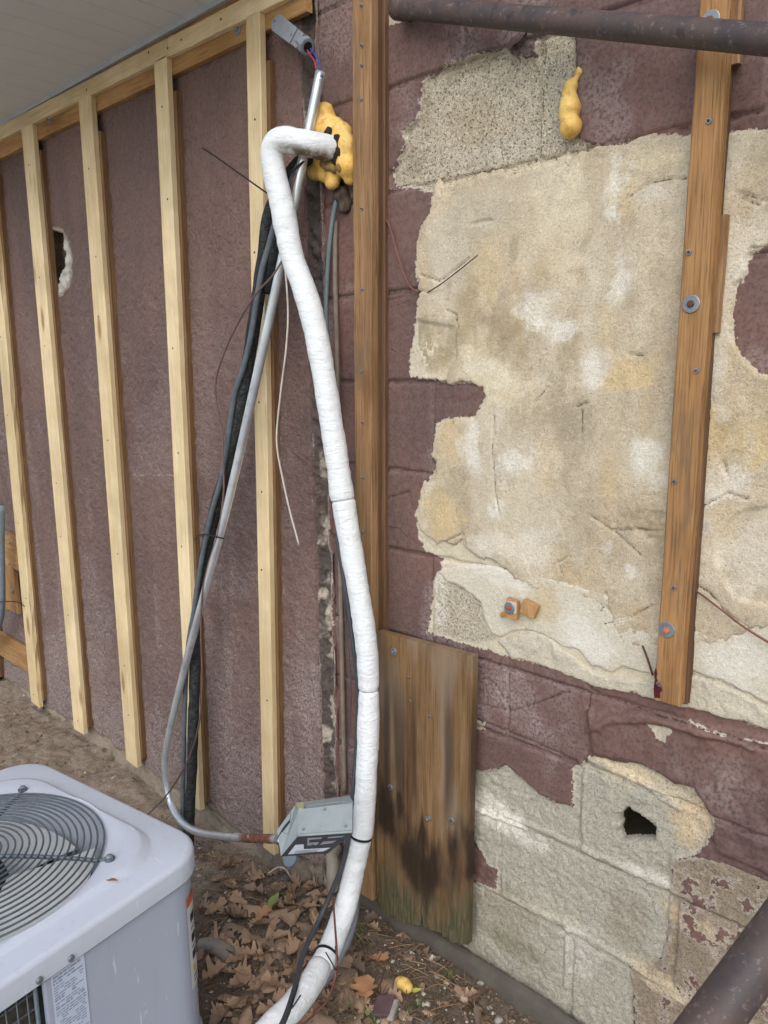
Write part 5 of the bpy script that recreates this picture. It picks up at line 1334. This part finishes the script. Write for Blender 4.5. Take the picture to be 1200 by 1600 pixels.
# panel spans from just past the grille post on the right face round the back-right corner
sel = [k for k in range(240) if -9 <= ang[k] <= 52]
def strip(idx, z0, z1, mat, nm, off=0.0, par=None):
    V = []
    for k in idx:
        d = out[k] / np.linalg.norm(out[k]) * off
        V.append(acp(*(out[k] + d), z0)); V.append(acp(*(out[k] + d), z1))
    Fc = [(2 * i, 2 * i + 2, 2 * i + 3, 2 * i + 1) for i in range(len(idx) - 1)]
    return mesh_obj(nm, V, Fc, mat, par or ac, smooth=True)
sp = strip(sel, ZB + .031, .4535, M_acpanel, 'service_panel')
rest = [k for k in range(240) if not (-9 <= ang[k] <= 52)]
rest = sorted(rest, key=lambda k: (ang[k] - 52) % 360)
inn = strip(rest, ZB + .031, .455, M_coil, 'coil', -.028)
mesh_obj('inner_drum', *loft([(rrect(HS - .035, RC), ZB + .01), (rrect(HS - .035, RC), .44)]), M_acdark, ac)
mesh_obj('inner_floor', [acp(x, y, .12) for x, y in rrect(HS - .035, RC, 48)], [tuple(range(48))], M_acdark, ac)
# grille: vertical and horizontal wires, one part each
for j, z in enumerate(np.arange(ZB + .05, .45, .0285)):
    pts = [acp(*(out[k] * .992), z) for k in rest]
    V, Fc, L, A = tube_geo(np.array(pts), .0016, 6); mesh_obj('grille_wire', V, Fc, M_guard, ac, smooth=True)
for k in rest[::2]:
    if -100 < ang[k] < -8:
        V, Fc, L, A = tube_geo(np.array([acp(*(out[k] * .997), ZB + .03), acp(*(out[k] * .997), .455)]), .0013, 6); mesh_obj('grille_wire', V, Fc, M_guard, ac, smooth=True)
V, Fc, L, A = tube_geo(np.array([acp(HS + .0005, -.058, ZB + .03), acp(HS + .0005, -.058, .457)]), .004, 8); mesh_obj('grille_post', V, Fc, M_guard, ac, smooth=True)
# guard rings (slightly domed) and spokes
def dome(r): return .512 + .020 * (1 - (r / RG) ** 2)
for r in np.arange(.050, RG + .001, .01235):
    pts = np.array([acp(r * math.cos(t), r * math.sin(t), dome(r)) for t in np.linspace(0, 2 * math.pi, 73)])
    V, Fc, L, A = tube_geo(pts, .0020, 7, cap=False); mesh_obj('guard_ring', V, Fc, M_guard, ac, smooth=True)
for k, t in enumerate(np.radians([-52, 38, 128, 218])):
    d = np.array([math.cos(t), math.sin(t)])
    rs = [0.02, .08, .14, .20, RG, RG + .016]
    pts = np.array([acp(*(d * r), (dome(min(r, RG)) - .004) if r <= RG else .513) for r in rs])
    so_ = tube('guard_spoke', pts, .0042, M_guard, ac, n=24, sides=8)
    c_ = acp(*(d * (RG + .020)), .509)
    mesh_obj('lug', *disc_geo(c_, (0, 0, 1), .010, .004, 14), M_guard, so_)
    mesh_obj('bolt', *disc_geo(c_ + np.array([0, 0, .004]), (0, 0, 1), .0068, .005, 6, dome=.0015), M_zinc, so_)
mesh_obj('guard_hub', *disc_geo(acp(0, 0, .520), (0, 0, 1), .05, .010, 28), M_guard, ac)
# motor and blades
mesh_obj('motor', *disc_geo(acp(0, 0, .40), (0, 0, 1), .07, .085, 24), M_acdark, ac)
for k in range(3):
    t0 = math.radians(14 + 120 * k)
    V = []; nb_, na_ = 8, 10
    for i in range(nb_):
        r = .055 + (RG - .02 - .055) * i / (nb_ - 1)
        for j in range(na_):
            s = j / (na_ - 1) - .5
            a = t0 + s * math.radians(74 + 16 * i / nb_)
            V.append(acp(r * math.cos(a), r * math.sin(a), 0.45 + .070 * s * (0.6 + .4 * i / nb_) + .012 * math.cos(s * 3)))
    Fc = [(i * na_ + j, (i + 1) * na_ + j, (i + 1) * na_ + j + 1, i * na_ + j + 1) for i in range(nb_ - 1) for j in range(na_ - 1)]
    V = np.array(V); n0 = len(V)
    V = np.vstack([V, V - np.array([0, 0, .002])]); Fc += [tuple(x + n0 for x in f_)[::-1] for f_ in Fc]
    mesh_obj('fan_blade', V, Fc, M_blade, ac, smooth=True)
# screws along the rim
for a in (-.045, .0, ):
    c_ = acp(HS + .0062, a + (-.008 if a else .004), .462)
    mesh_obj('screw', *disc_geo(c_, (e1[0], e1[1], 0), .0058, .004, 12, dome=.001), M_zinc, ac)
mesh_obj('lid_shadow_strip', *loft([(rrect(HS - .0005, RC), .4515), (rrect(HS + .0035, RC), .4512), (rrect(HS + .0035, RC), .449), (rrect(HS - .0005, RC), .4487)]), M_acdark, ac)  # dark strip added as the shadow gap below the lid lip
# rating plate on the service panel (illegible fine print) and warning label round the corner
def onface(a, z, off): return acp(HS - .001 + off, a, z)
lab = mesh_obj('rating_plate', [onface(-.030, .180, .0016), onface(.032, .180, .0016), onface(.032, .449, .0016), onface(-.030, .449, .0016)], [(0, 1, 2, 3)], M_label, ac)
r5 = np.random.default_rng(5); V = []; Fc = []
z = .440
while z > .185:
    a = -.027
    hh = .0022 if r5.random() < .8 else .0034
    while a < .026:
        wv_ = r5.uniform(.003, .012)
        if r5.random() < .75:
            k = len(V); e_ = min(a + wv_, .029)
            V += [onface(a, z, .0021), onface(e_, z, .0021), onface(e_, z + hh, .0021), onface(a, z + hh, .0021)]; Fc.append((k, k + 1, k + 2, k + 3))
        a += wv_ + .0016
    z -= hh + .0028
po_ = mesh_obj('fine_print', V, Fc, M_print, ac); po_['kind'] = 'stuff'
ringp = np.array([onface(-.010 + .009 * math.cos(t), .215 + .009 * math.sin(t), .0028) for t in np.linspace(0, 2 * math.pi, 25)])
V, Fc, L, A = tube_geo(ringp, .0008, 4, cap=False); mesh_obj('approval_mark', V, Fc, M_print, ac)
k45 = [k for k in range(240) if 39 <= ang[k] <= 46]
M_warn = plain('white_warning_label', sRGB(206, 206, 204), .5, 0, .05)
strip(k45, .20, .405, M_warn, 'warning_label', .0015)
strip(k45, .385, .405, plain('orange_label_head', sRGB(206, 96, 46), .5), 'warning_header', .0022)
strip(k45[1:3], .235, .250, plain('yellow_label_mark', sRGB(216, 190, 60), .5), 'warning_mark', .0022)
M_ink = plain('black_ink', sRGB(44, 44, 48), .6)
for z0 in (.345, .300, .262): strip(k45[1:-1], z0, z0 + .018, M_ink, 'pictogram', .0022)
for z0 in (.330, .288, .222, .212): strip(k45[1:-1], z0, z0 + .003, M_ink, 'text_line', .0022)
# rust chips on the lid
M_rust = plain('rust_chip', sRGB(150, 92, 62), .9, 0, .3, 60, .4)
for u, v, rx, ry in ((176, 1379, .011, .0035), (254, 1291, .004, .002)):
    c_ = PZ(u, v, (.5035 if u < 200 else .4965) + AC_DZ); th = np.linspace(0, 2 * np.pi, 13)[:-1]
    w_ = 1 + .35 * np.sin(th * 3 + u)
    V = [c_ + np.array([(rx * math.cos(t)) * .75 + ry * math.sin(t) * .6, rx * math.cos(t) * .65 - ry * math.sin(t) * .75, .006 if u < 200 else .0015]) * np.array([x, x, 1]) for t, x in zip(th, w_)]
    mesh_obj('rust_chip', V, [tuple(range(12))], M_rust, ac)
M_pad = plain('concrete_pad', sRGB(150, 146, 138), .95, 0, .2, 20, .6)
pad = mesh_obj('condenser_pad', *box_geo(acp(0, 0, .008), np.array([*e1, 0]) * .325, np.array([*e2, 0]) * .325, (0, 0, .034), .006), M_pad)
tag(pad, 'grey concrete pad under the condenser', 'pad')

# ------------------------------------------------------------------ boards and pipe at the left edge
M_oldb = wood_mat('small_board_wood', sRGB(172, 136, 92), sRGB(150, 112, 70), sRGB(112, 82, 52), .8, .9, .2, sRGB(118, 104, 88), .6)
M_oldb_h = hwood(M_oldb, 'small_board_wood_lengthwise')
nb2 = empty('mounting_frame', P(10, 985, 0), 'small brown board frame with grey bolts at the left edge', 'board frame')
YB = -.036
def hquad(nm, ul, ur, vt, vb, y, th, mat):
    a, b_ = P(ul, vb, y), P(ur, vb, y); t = P(ul, vt, y); zt_ = t[2]
    mesh_obj(nm, *box_geo(((a[0] + b_[0]) / 2, y + th / 2, (a[2] + zt_) / 2), (abs(b_[0] - a[0]) / 2, 0, 0), (0, th / 2, 0), (0, 0, abs(zt_ - a[2]) / 2), .002), mat, nb2)
hquad('upper_board', -90, 25, 798, 843, YB, .018, M_oldb_h)
hquad('upright_board', 4, 27, 858, 948, YB + .002, .018, M_oldb)
hquad('lower_board', -90, 36, 938, 968, YB + .001, .018, M_oldb_h)
for u, v in ((10, 833), (16, 848), (15, 880), (20, 924), (23, 957)): washer(nb2, u, v, YB - .0004, .008)
M_bluegrey = plain('blue_grey_pipe', sRGB(128, 142, 154), .5, 0, .15, 20, .1)
tube('meter_pipe', PP([(0,790,-.10),(0,860,-.10),(1,900,-.10),(1,945,-.10),(-2,970,-.10),(-10,990,-.10),(-30,1005,-.10)]), .019, M_bluegrey, n=40, sides=16, label='blue grey pipe entering the picture at the left edge', cat='pipe')
tube('wire', PP([(-8,941,-.13),(10,940,-.125),(24,940,-.07),(34,944,-.06),(38,948,-.055)]), .0018, M_blackw, n=20, sides=6, label='short black wire tied round the pipe at the left edge', cat='wire')

# washer and wood scrap left on the plaster
scr = empty('wood_scrap', P(810, 965, -.01), 'splintered wood scrap held by a washer on the cream plaster', 'wood scrap')
g = box_geo(P(828, 951, -.017), (.016, .001, -.005), (0, .006, 0), (.005, 0, .015), .0015); mesh_obj('splinter', *g, M_ledger, scr)
g = box_geo(P(801, 951, -.022), (.0135, 0, -.001), (0, .006, 0), (.001, 0, .021), .001); mesh_obj('block', *g, M_ledger, scr)
g = box_geo(P(800, 949, -.0285), (.0110, 0, 0), (0, .0006, 0), (0, 0, .012), 0); mesh_obj('white_paint', *g, M_whitew, scr)
g = box_geo(P(787, 959, -.017), (.007, 0, .006), (0, .003, 0), (-.002, 0, .004), .001); mesh_obj('splinter', *g, M_ledger, scr)
washer(scr, 796, 950, -.0295, .0125, plain('orange_bolt', sRGB(176, 86, 66), .7))

# ------------------------------------------------------------------ things on the ground
def rock(name, c_, r, mat, label, cat='stone', seed=0, sq=(1, .8, .6), group=None):
    bm = bmesh.new(); bmesh.ops.create_icosphere(bm, subdivisions=3, radius=1.0)
    V = np.array([v_.co[:] for v_ in bm.verts]); Fc = [tuple(v_.index for v_ in f_.verts) for f_ in bm.faces]; bm.free()
    rr_ = np.random.default_rng(seed)
    for k in range(9):
        d = rr_.normal(size=3); d /= np.linalg.norm(d); o_ = rr_.uniform(.55, .85)
        s = V @ d; V = V - np.outer(np.maximum(s - o_, 0), d)
    V *= 1 + .12 * fbm(V[:, 0] + seed, V[:, 1] + V[:, 2] * .6, 4, 3, seed % 17)[:, None]
    a = rr_.uniform(0, 6.28); ca, sa = math.cos(a), math.sin(a)
    V = V * np.array(sq) * r
    V = np.stack([V[:, 0] * ca - V[:, 1] * sa, V[:, 0] * sa + V[:, 1] * ca, V[:, 2]], 1) + c_
    return tag(mesh_obj(name, V, Fc, mat, None, smooth=True), label, cat, group)
def gz(u, v):
    p = PZ(u, v, 0.0)
    for _ in range(4):
        p = PZ(u, v, float(ground_h(np.array([p[0]]), np.array([p[1]]))[0]))
    return p
M_stone = plain('grey_stone', sRGB(158, 150, 140), .9, 0, .25, 40, .5); M_stone2 = plain('tan_stone', sRGB(172, 150, 128), .9, 0, .2, 40, .4); M_conc = plain('rough_concrete', sRGB(134, 122, 106), .95, 0, .35, 60, 1.0)
M_darkst = plain('dark_stone', sRGB(104, 98, 96), .85, 0, .3, 40, .4)
for k, (nm, u, v, r, mt, lab, sq) in enumerate([
    ('stone', 185, 1166, .034, M_stone, 'pale flat stone beside the foot of a furring strip', (1.2, .8, .6)), ('stone', 178, 1184, .028, M_conc, 'rough grey stone just below the pale flat stone', (.8, .8, .9)),
    ('stone', 64, 1108, .016, M_stone, 'small pale stone beside the bark edged strip', (1, .8, .6)),
    ('stone', 725, 1563, .013, M_stone2, 'tan rounded pebble below the wet board', (.9, .8, 1)), ('stone', 538, 1504, .010, M_stone, 'small grey pebble right of the white line', (1, .9, .8)),
    ('stone', 682, 1527, .009, M_stone, 'tiny white stone chip below the wet board', (1.2, .8, .5)), ('stone', 446, 1376, .014, M_darkst, 'dark round pebble among leaves under the grey box', (1, 1, .8)),
    ('stone', 752, 1538, .012, M_stone, 'flat grey stone chip at the foot of the wall', (1, .6, .6)), ('stone', 765, 1575, .009, M_stone, 'small pale chip right of the tan pebble', (1, .8, .6)),
    ('stone', 780, 1596, .018, M_stone, 'pale angular chip at the lower photo edge', (.6, 1, .5)), ('stone', 800, 1598, .010, M_stone2, 'small cream chip at the lower photo edge', (.7, 1, .5))]):
    c_ = gz(u, v); rock(nm, c_ + np.array([0, 0, r * sq[2] * .35]), r, mt, lab, seed=k + 3, sq=sq)
c_ = gz(480, 1368); rock('concrete_lump', c_ + np.array([0, 0, .012]), .062, M_conc, 'rough concrete lump under the grey box', 'concrete', seed=31, sq=(.9, .7, .8))
c_ = gz(630, 1546); o = remeshed('foam_nugget', [(c_ + np.array([-.008, 0, .012]), .015), (c_ + np.array([.010, .002, .011]), .014), (c_ + np.array([0, .006, .014]), .013)], .0035, M_foam, None, .002, 60, 2); tag(o, 'yellow foam nugget lying on the ground', 'foam')
c_ = gz(604, 1582) + np.array([0, 0, -.004])
bf_ = empty('render_fragment', c_, 'broken purple painted flake with a pale edge on the ground', 'fragment')
g = box_geo(c_ + np.array([-.008, 0, .016]), (.018, .010, .004), (-.010, .022, .006), (0, -.003, .006), .003); mesh_obj('painted_face', *g, plain('purple_flake', sRGB(96, 74, 78), .8), bf_)
g = box_geo(c_ + np.array([.016, .006, .014]), (.006, .004, .0), (-.010, .022, .006), (0, -.003, .007), .003); mesh_obj('pale_edge', *g, M_stone, bf_)
M_plas = plain('clear_grey_plastic', sRGB(150, 142, 130), .35, 0, .15, 20, .1)
c_ = gz(345, 1492); tube('buried_pipe', [c_ + np.array([-.07, -.01, -.01]), c_ + np.array([-.02, 0, .012]), c_ + np.array([.02, .008, .008]), c_ + np.array([.05, .012, -.03])], .021, M_plas, n=16, sides=16, label='short grey plastic pipe half buried beside the condenser', cat='pipe')
c_ = P(520, 1348, -.08); tube('pipe_elbow', [c_ + np.array([-.04, .05, .0]), c_ + np.array([-.015, .01, .004]), c_, c_ + np.array([.015, -.015, -.02]), c_ + np.array([.02, -.02, -.06])], .017, M_plas, n=18, sides=16, label='dull plastic pipe elbow behind the grey box', cat='pipe')
c_ = P(455, 1342, -.10); o = mesh_obj('round_plug', *disc_geo(c_, (.1, -.8, .6), .022, .010, 20), M_bluegrey); tag(o, 'blue grey round plug below the grey box', 'plug')
c_ = gz(437, 1372); tube('wire', [c_ + np.array([-.03, -.02, .012]), c_ + np.array([-.01, .0, .03]), c_ + np.array([.015, .008, .034]), c_ + np.array([.045, .01, .015])], .0022, M_whitew, n=24, sides=6, label='short white wire arched over the leaves under the grey box', cat='wire')

# ------------------------------------------------------------------ leaves
m, nt, b = MAT('dead_leaf', 0.7)
oi = nt.nodes.new('ShaderNodeObjectInfo'); v = coords(nt, obj_random=2.0)
r1 = oi.outputs['Random']
c = mix(nt, rng_(nt, r1, 0, .6, 0, 1, False), sRGB(142, 122, 104), sRGB(184, 154, 126))
c = mix(nt, rng_(nt, r1, .6, 1.0, 0, 1, False), c, sRGB(112, 96, 84))
c = mix(nt, rng_(nt, noise(nt, v, 45, 4), .4, .65, 0, .6), c, mix(nt, 1.0, c, (.55, .5, .45), 'MULTIPLY'))
put(nt, b.inputs['Base Color'], c); bump(nt, b, noise(nt, v, 90, 3), .4, .002)
M_leaf = m
M_oleaf = plain('orange_leaf', sRGB(178, 132, 94), .6, 0, .2, 40, .3); M_gleaf = plain('green_leaf', sRGB(128, 146, 84), .5, 0, .2, 30, .2); M_yleaf = plain('yellow_green_leaf', sRGB(176, 184, 84), .5, 0, .2, 30, .2)
OAK = [(0, .008), (.10, .03), (.17, .10), (.24, .22), (.29, .23), (.35, .16), (.41, .19), (.48, .33), (.54, .36), (.60, .27), (.65, .20), (.72, .26), (.79, .29), (.85, .21), (.92, .17), (1.0, .05)]
FWD = {.29: .04, .54: .05, .79: .06}
HALF = [(.0, .10), (.06, .22), (.15, .34), (.28, .30), (.4, .22), (.52, .31), (.64, .26), (.78, .18), (.9, .14), (1.0, .04)]
BROAD = [(0, .01), (.07, .06), (.16, .18), (.3, .27), (.46, .31), (.62, .28), (.78, .19), (.9, .09), (1, .01)]
OVAL = [(0, .006), (.08, .03), (.2, .14), (.4, .21), (.6, .19), (.8, .11), (.93, .04), (1, .003)]
def leaf_mesh(nm, prof, seed, curl, mat):
    r_ = np.random.default_rng(seed); V = []; Fc = []; pl, pr_ = r_.uniform(0, 6.28, 2); sl, sr = r_.uniform(.75, 1.1, 2)
    for t, w in prof:
        wl_, wr_ = w * sl * (1 + .15 * math.sin(5 * t + pl)), w * sr * (1 + .15 * math.sin(5 * t + pr_)); f_ = FWD.get(t, 0) if prof is OAK else 0
        bz = curl * .35 * (t - .4) ** 2 + r_.normal(0, .003)
        for sgn, ww in ((-1, wl_), (-1, wl_ * .5), (1, 0), (1, wr_ * .5), (1, wr_)):
            fr_ = abs(ww) / (w + 1e-6)
            zz = bz + curl * (ww ** 2) * 3.2 + (.022 * math.sin(9 * t + pl + sgn) + r_.normal(0, .005)) * (fr_ > .3)
            V.append((t - .5 + f_ * fr_, sgn * ww, zz))
    for i in range(len(prof) - 1):
        for k in range(4): a = i * 5 + k; Fc.append((a, a + 1, a + 6, a + 5))
    # stalk
    k = len(V); V += [(-.5, .006, V[2][2]), (-.5, -.006, V[2][2]), (-.66, -.005, V[2][2] + .03), (-.66, .005, V[2][2] + .03)]; Fc.append((k, k + 1, k + 2, k + 3))
    me = bpy.data.meshes.new(nm); me.from_pydata(V, [], Fc); me.materials.append(mat)
    me.polygons.foreach_set('use_smooth', np.ones(len(me.polygons), bool)); me.update()
    return me
LM = [leaf_mesh('oak_leaf', pf, k, cu, M_leaf) for k, (pf, cu) in enumerate([(OAK, .25), (OAK, .7), (HALF, -.5), (OAK, 1.2), (BROAD, -.9), (OAK, -.45), (HALF, 1.4), (OAK, -.35), (OAK, 1.6), (OAK, -.8), (OAK, .1), (BROAD, .8)])]
def put_leaf(me, p, size, rz, tilt, label, group=None, lift_=.006):
    o = bpy.data.objects.new('oak_leaf' if 'oak' in me.name else 'leaf', me); COL.objects.link(o)
    o.location = (p[0], p[1], p[2] + lift_); o.scale = (size * random.uniform(.85, 1.1), size * random.uniform(.7, 1.15), size * random.uniform(.6, 1.3))
    o.rotation_euler = (random.gauss(0, tilt), random.gauss(0, tilt), rz)
    return tag(o, label, 'leaf', group)
GL = 'dead leaves under the grey box'
n_ = 0; tries = 0
while n_ < 210 and tries < 4000:
    tries += 1
    u, v = random.uniform(312, 560), random.uniform(1335, 1612)
    if random.random() > (0.25 + 0.75 * math.exp(-(((u - 440) / 95) ** 2 + ((v - 1460) / 100) ** 2))): continue
    p = gz(u, v)
    if p[1] > -.03: continue
    d2 = (p[0] - AC_C[0]) * e1[0] + (p[1] - AC_C[1]) * e1[1]; d3 = (p[0] - AC_C[0]) * e2[0] + (p[1] - AC_C[1]) * e2[1]
    if abs(d2) < .37 and abs(d3) < .37: continue
    put_leaf(random.choice(LM), p, random.uniform(.036, .074), random.uniform(0, 6.28), .15, 'brown curled oak leaf in the litter under the grey box', GL, random.uniform(.002, .016)); n_ += 1
for k in range(46):
    u, v = random.uniform(555, 800), random.uniform(1430, 1605)
    p = gz(u, v)
    if p[1] > -.03: continue
    put_leaf(random.choice(LM), p, random.uniform(.03, .06), random.uniform(0, 6.28), .3, 'small brown leaf scrap on the soil along the foot of the block wall', 'leaf scraps along the block wall')
for k, (u, v, s) in enumerate([(212, 1221, .07), (248, 1229, .06), (163, 1172, .06), (345, 1285, .10), (365, 1272, .10), (405, 1295, .07), (300, 1262, .05)]):
    p = gz(u, v); put_leaf(LM[k % 12], p, s, k * 1.3, .25, 'single brown oak leaf on bare soil near the stucco wall', 'single leaves near the stucco wall', .012)
LO = leaf_mesh('oak_leaf', OAK, 41, .15, M_oleaf); LG = leaf_mesh('leaf', OVAL, 5, .5, M_gleaf); LY = leaf_mesh('leaf', OVAL, 6, .3, M_yleaf)
put_leaf(LO, gz(572, 1553), .085, 2.3, .05, 'bright orange oak leaf lying flat beside the white line', None, .016)
put_leaf(LO, gz(592, 1503), .055, .5, .1, 'small rust orange oak leaf below the wet board', None, .012)
put_leaf(LO, gz(412, 1446), .07, 1.6, .2, 'reddish leaf beside the green leaf', None, .035)
put_leaf(LG, gz(428, 1430), .055, 1.9, .2, 'single green leaf on the brown leaf litter', None, .045)
put_leaf(LY, gz(541, 1572), .038, -.4, .1, 'small yellow green leaf right of the white line', None, .012)
put_leaf(LY, gz(650, 1553), .03, .8, .3, 'little yellow leaf beside the foam nugget', None, .010)

# ------------------------------------------------------------------ uncountable crumbs, straw and twigs
def scatter_bits(name, n, kind, mat, label, seed):
    r_ = np.random.default_rng(seed); V = []; Fc = []
    for i in range(n):
        zone = r_.random()
        if zone < .42: u, v = r_.uniform(560, 900), r_.uniform(1420, 1605)
        elif zone < .72: u, v = r_.uniform(305, 560), r_.uniform(1300, 1605)
        else: u, v = r_.uniform(0, 320), r_.uniform(1070, 1320)
        p = PZ(u, v, 0.0); z = float(ground_h(np.array([p[0]]), np.array([p[1]]))[0]); p = PZ(u, v, z)
        if p[1] > -.012: continue
        a = r_.uniform(0, 6.28); ca, sa = math.cos(a), math.sin(a)
        if kind == 'crumb':
            s = r_.gamma(2.0, .0016) + .0012; k = len(V)
            q_ = r_.uniform(.5, 1.2, (6, 1)) * np.array([(1, 0, 0), (-1, 0, 0), (0, 1, 0), (0, -1, 0), (0, 0, .7), (0, 0, -.7)]) * s
            V += [p + np.array([x * ca - y * sa, x * sa + y * ca, zz + s * .3]) for x, y, zz in q_]
            Fc += [(k + x, k + y, k + w_) for x, y, w_ in ((0, 2, 4), (2, 1, 4), (1, 3, 4), (3, 0, 4), (2, 0, 5), (1, 2, 5), (3, 1, 5), (0, 3, 5))]
        else:
            Lh = r_.uniform(.010, .045); w_ = r_.uniform(.0005, .0012); k = len(V)
            d = np.array([ca, sa, r_.normal(0, .12)]); sdv = np.array([-sa, ca, 0])
            bend = sdv * r_.normal(0, .15) * Lh + np.array([0, 0, .006])
            for t in (-1, 0, 1):
                c_ = p + d * Lh * t + (bend if t == 0 else 0) + np.array([0, 0, .004])
                V += [c_ + sdv * w_, c_ - sdv * w_, c_ + np.array([0, 0, w_ * 1.6])]
            for i2 in range(2):
                b0 = k + 3 * i2
                for j in range(3): Fc.append((b0 + j, b0 + (j + 1) % 3, b0 + 3 + (j + 1) % 3, b0 + 3 + j))
    o = mesh_obj(name, V, Fc, mat, None, origin=(0, 0, 0)); return tag(o, label, 'debris', kind='stuff')
scatter_bits('soil_crumbs', 5200, 'crumb', plain('soil_crumb', sRGB(118, 98, 80), .95, 0, .45, 3, 0, c2=sRGB(88, 72, 58)), 'loose brown soil crumbs scattered over the ground', 1)
scatter_bits('pale_grit', 700, 'crumb', plain('pale_grit', sRGB(190, 180, 166), .9, 0, .3, 3, 0), 'pale grit and mortar chips on the ground', 2)
scatter_bits('straw', 750, 'straw', plain('dry_straw', sRGB(146, 122, 92), .85, 0, .4, 4, 0, c2=sRGB(98, 76, 56)), 'dry straw and twig bits on the ground', 3)
M_grass = plain('grass_blade', sRGB(94, 120, 54), .6, 0, .3, 30, 0)
V = []; Fc = []
for u, v in ((567,1458),(563,1470),(545,1585),(575,1592),(585,1598),(640,1588),(700,1530),(655,1575),(500,1600)):
    p = gz(u, v)
    for k in range(9):
        a = random.uniform(0, 6.28); L_ = random.uniform(.012, .03); k0 = len(V)
        d = np.array([math.cos(a) * .6, math.sin(a) * .6, .8]); s_ = np.array([-math.sin(a), math.cos(a), 0]) * .0009
        V += [p - s_, p + s_, p + d * L_ * .6 + s_ * .8, p + d * L_ * .6 - s_ * .8, p + d * L_ + np.array([d[0], d[1], -.4]) * L_ * .3]
        Fc += [(k0, k0 + 1, k0 + 2, k0 + 3), (k0 + 3, k0 + 2, k0 + 4)]
tag(mesh_obj('grass', V, Fc, M_grass, None, origin=(0, 0, 0)), 'tiny green grass sprigs near the white line', 'grass', kind='stuff')
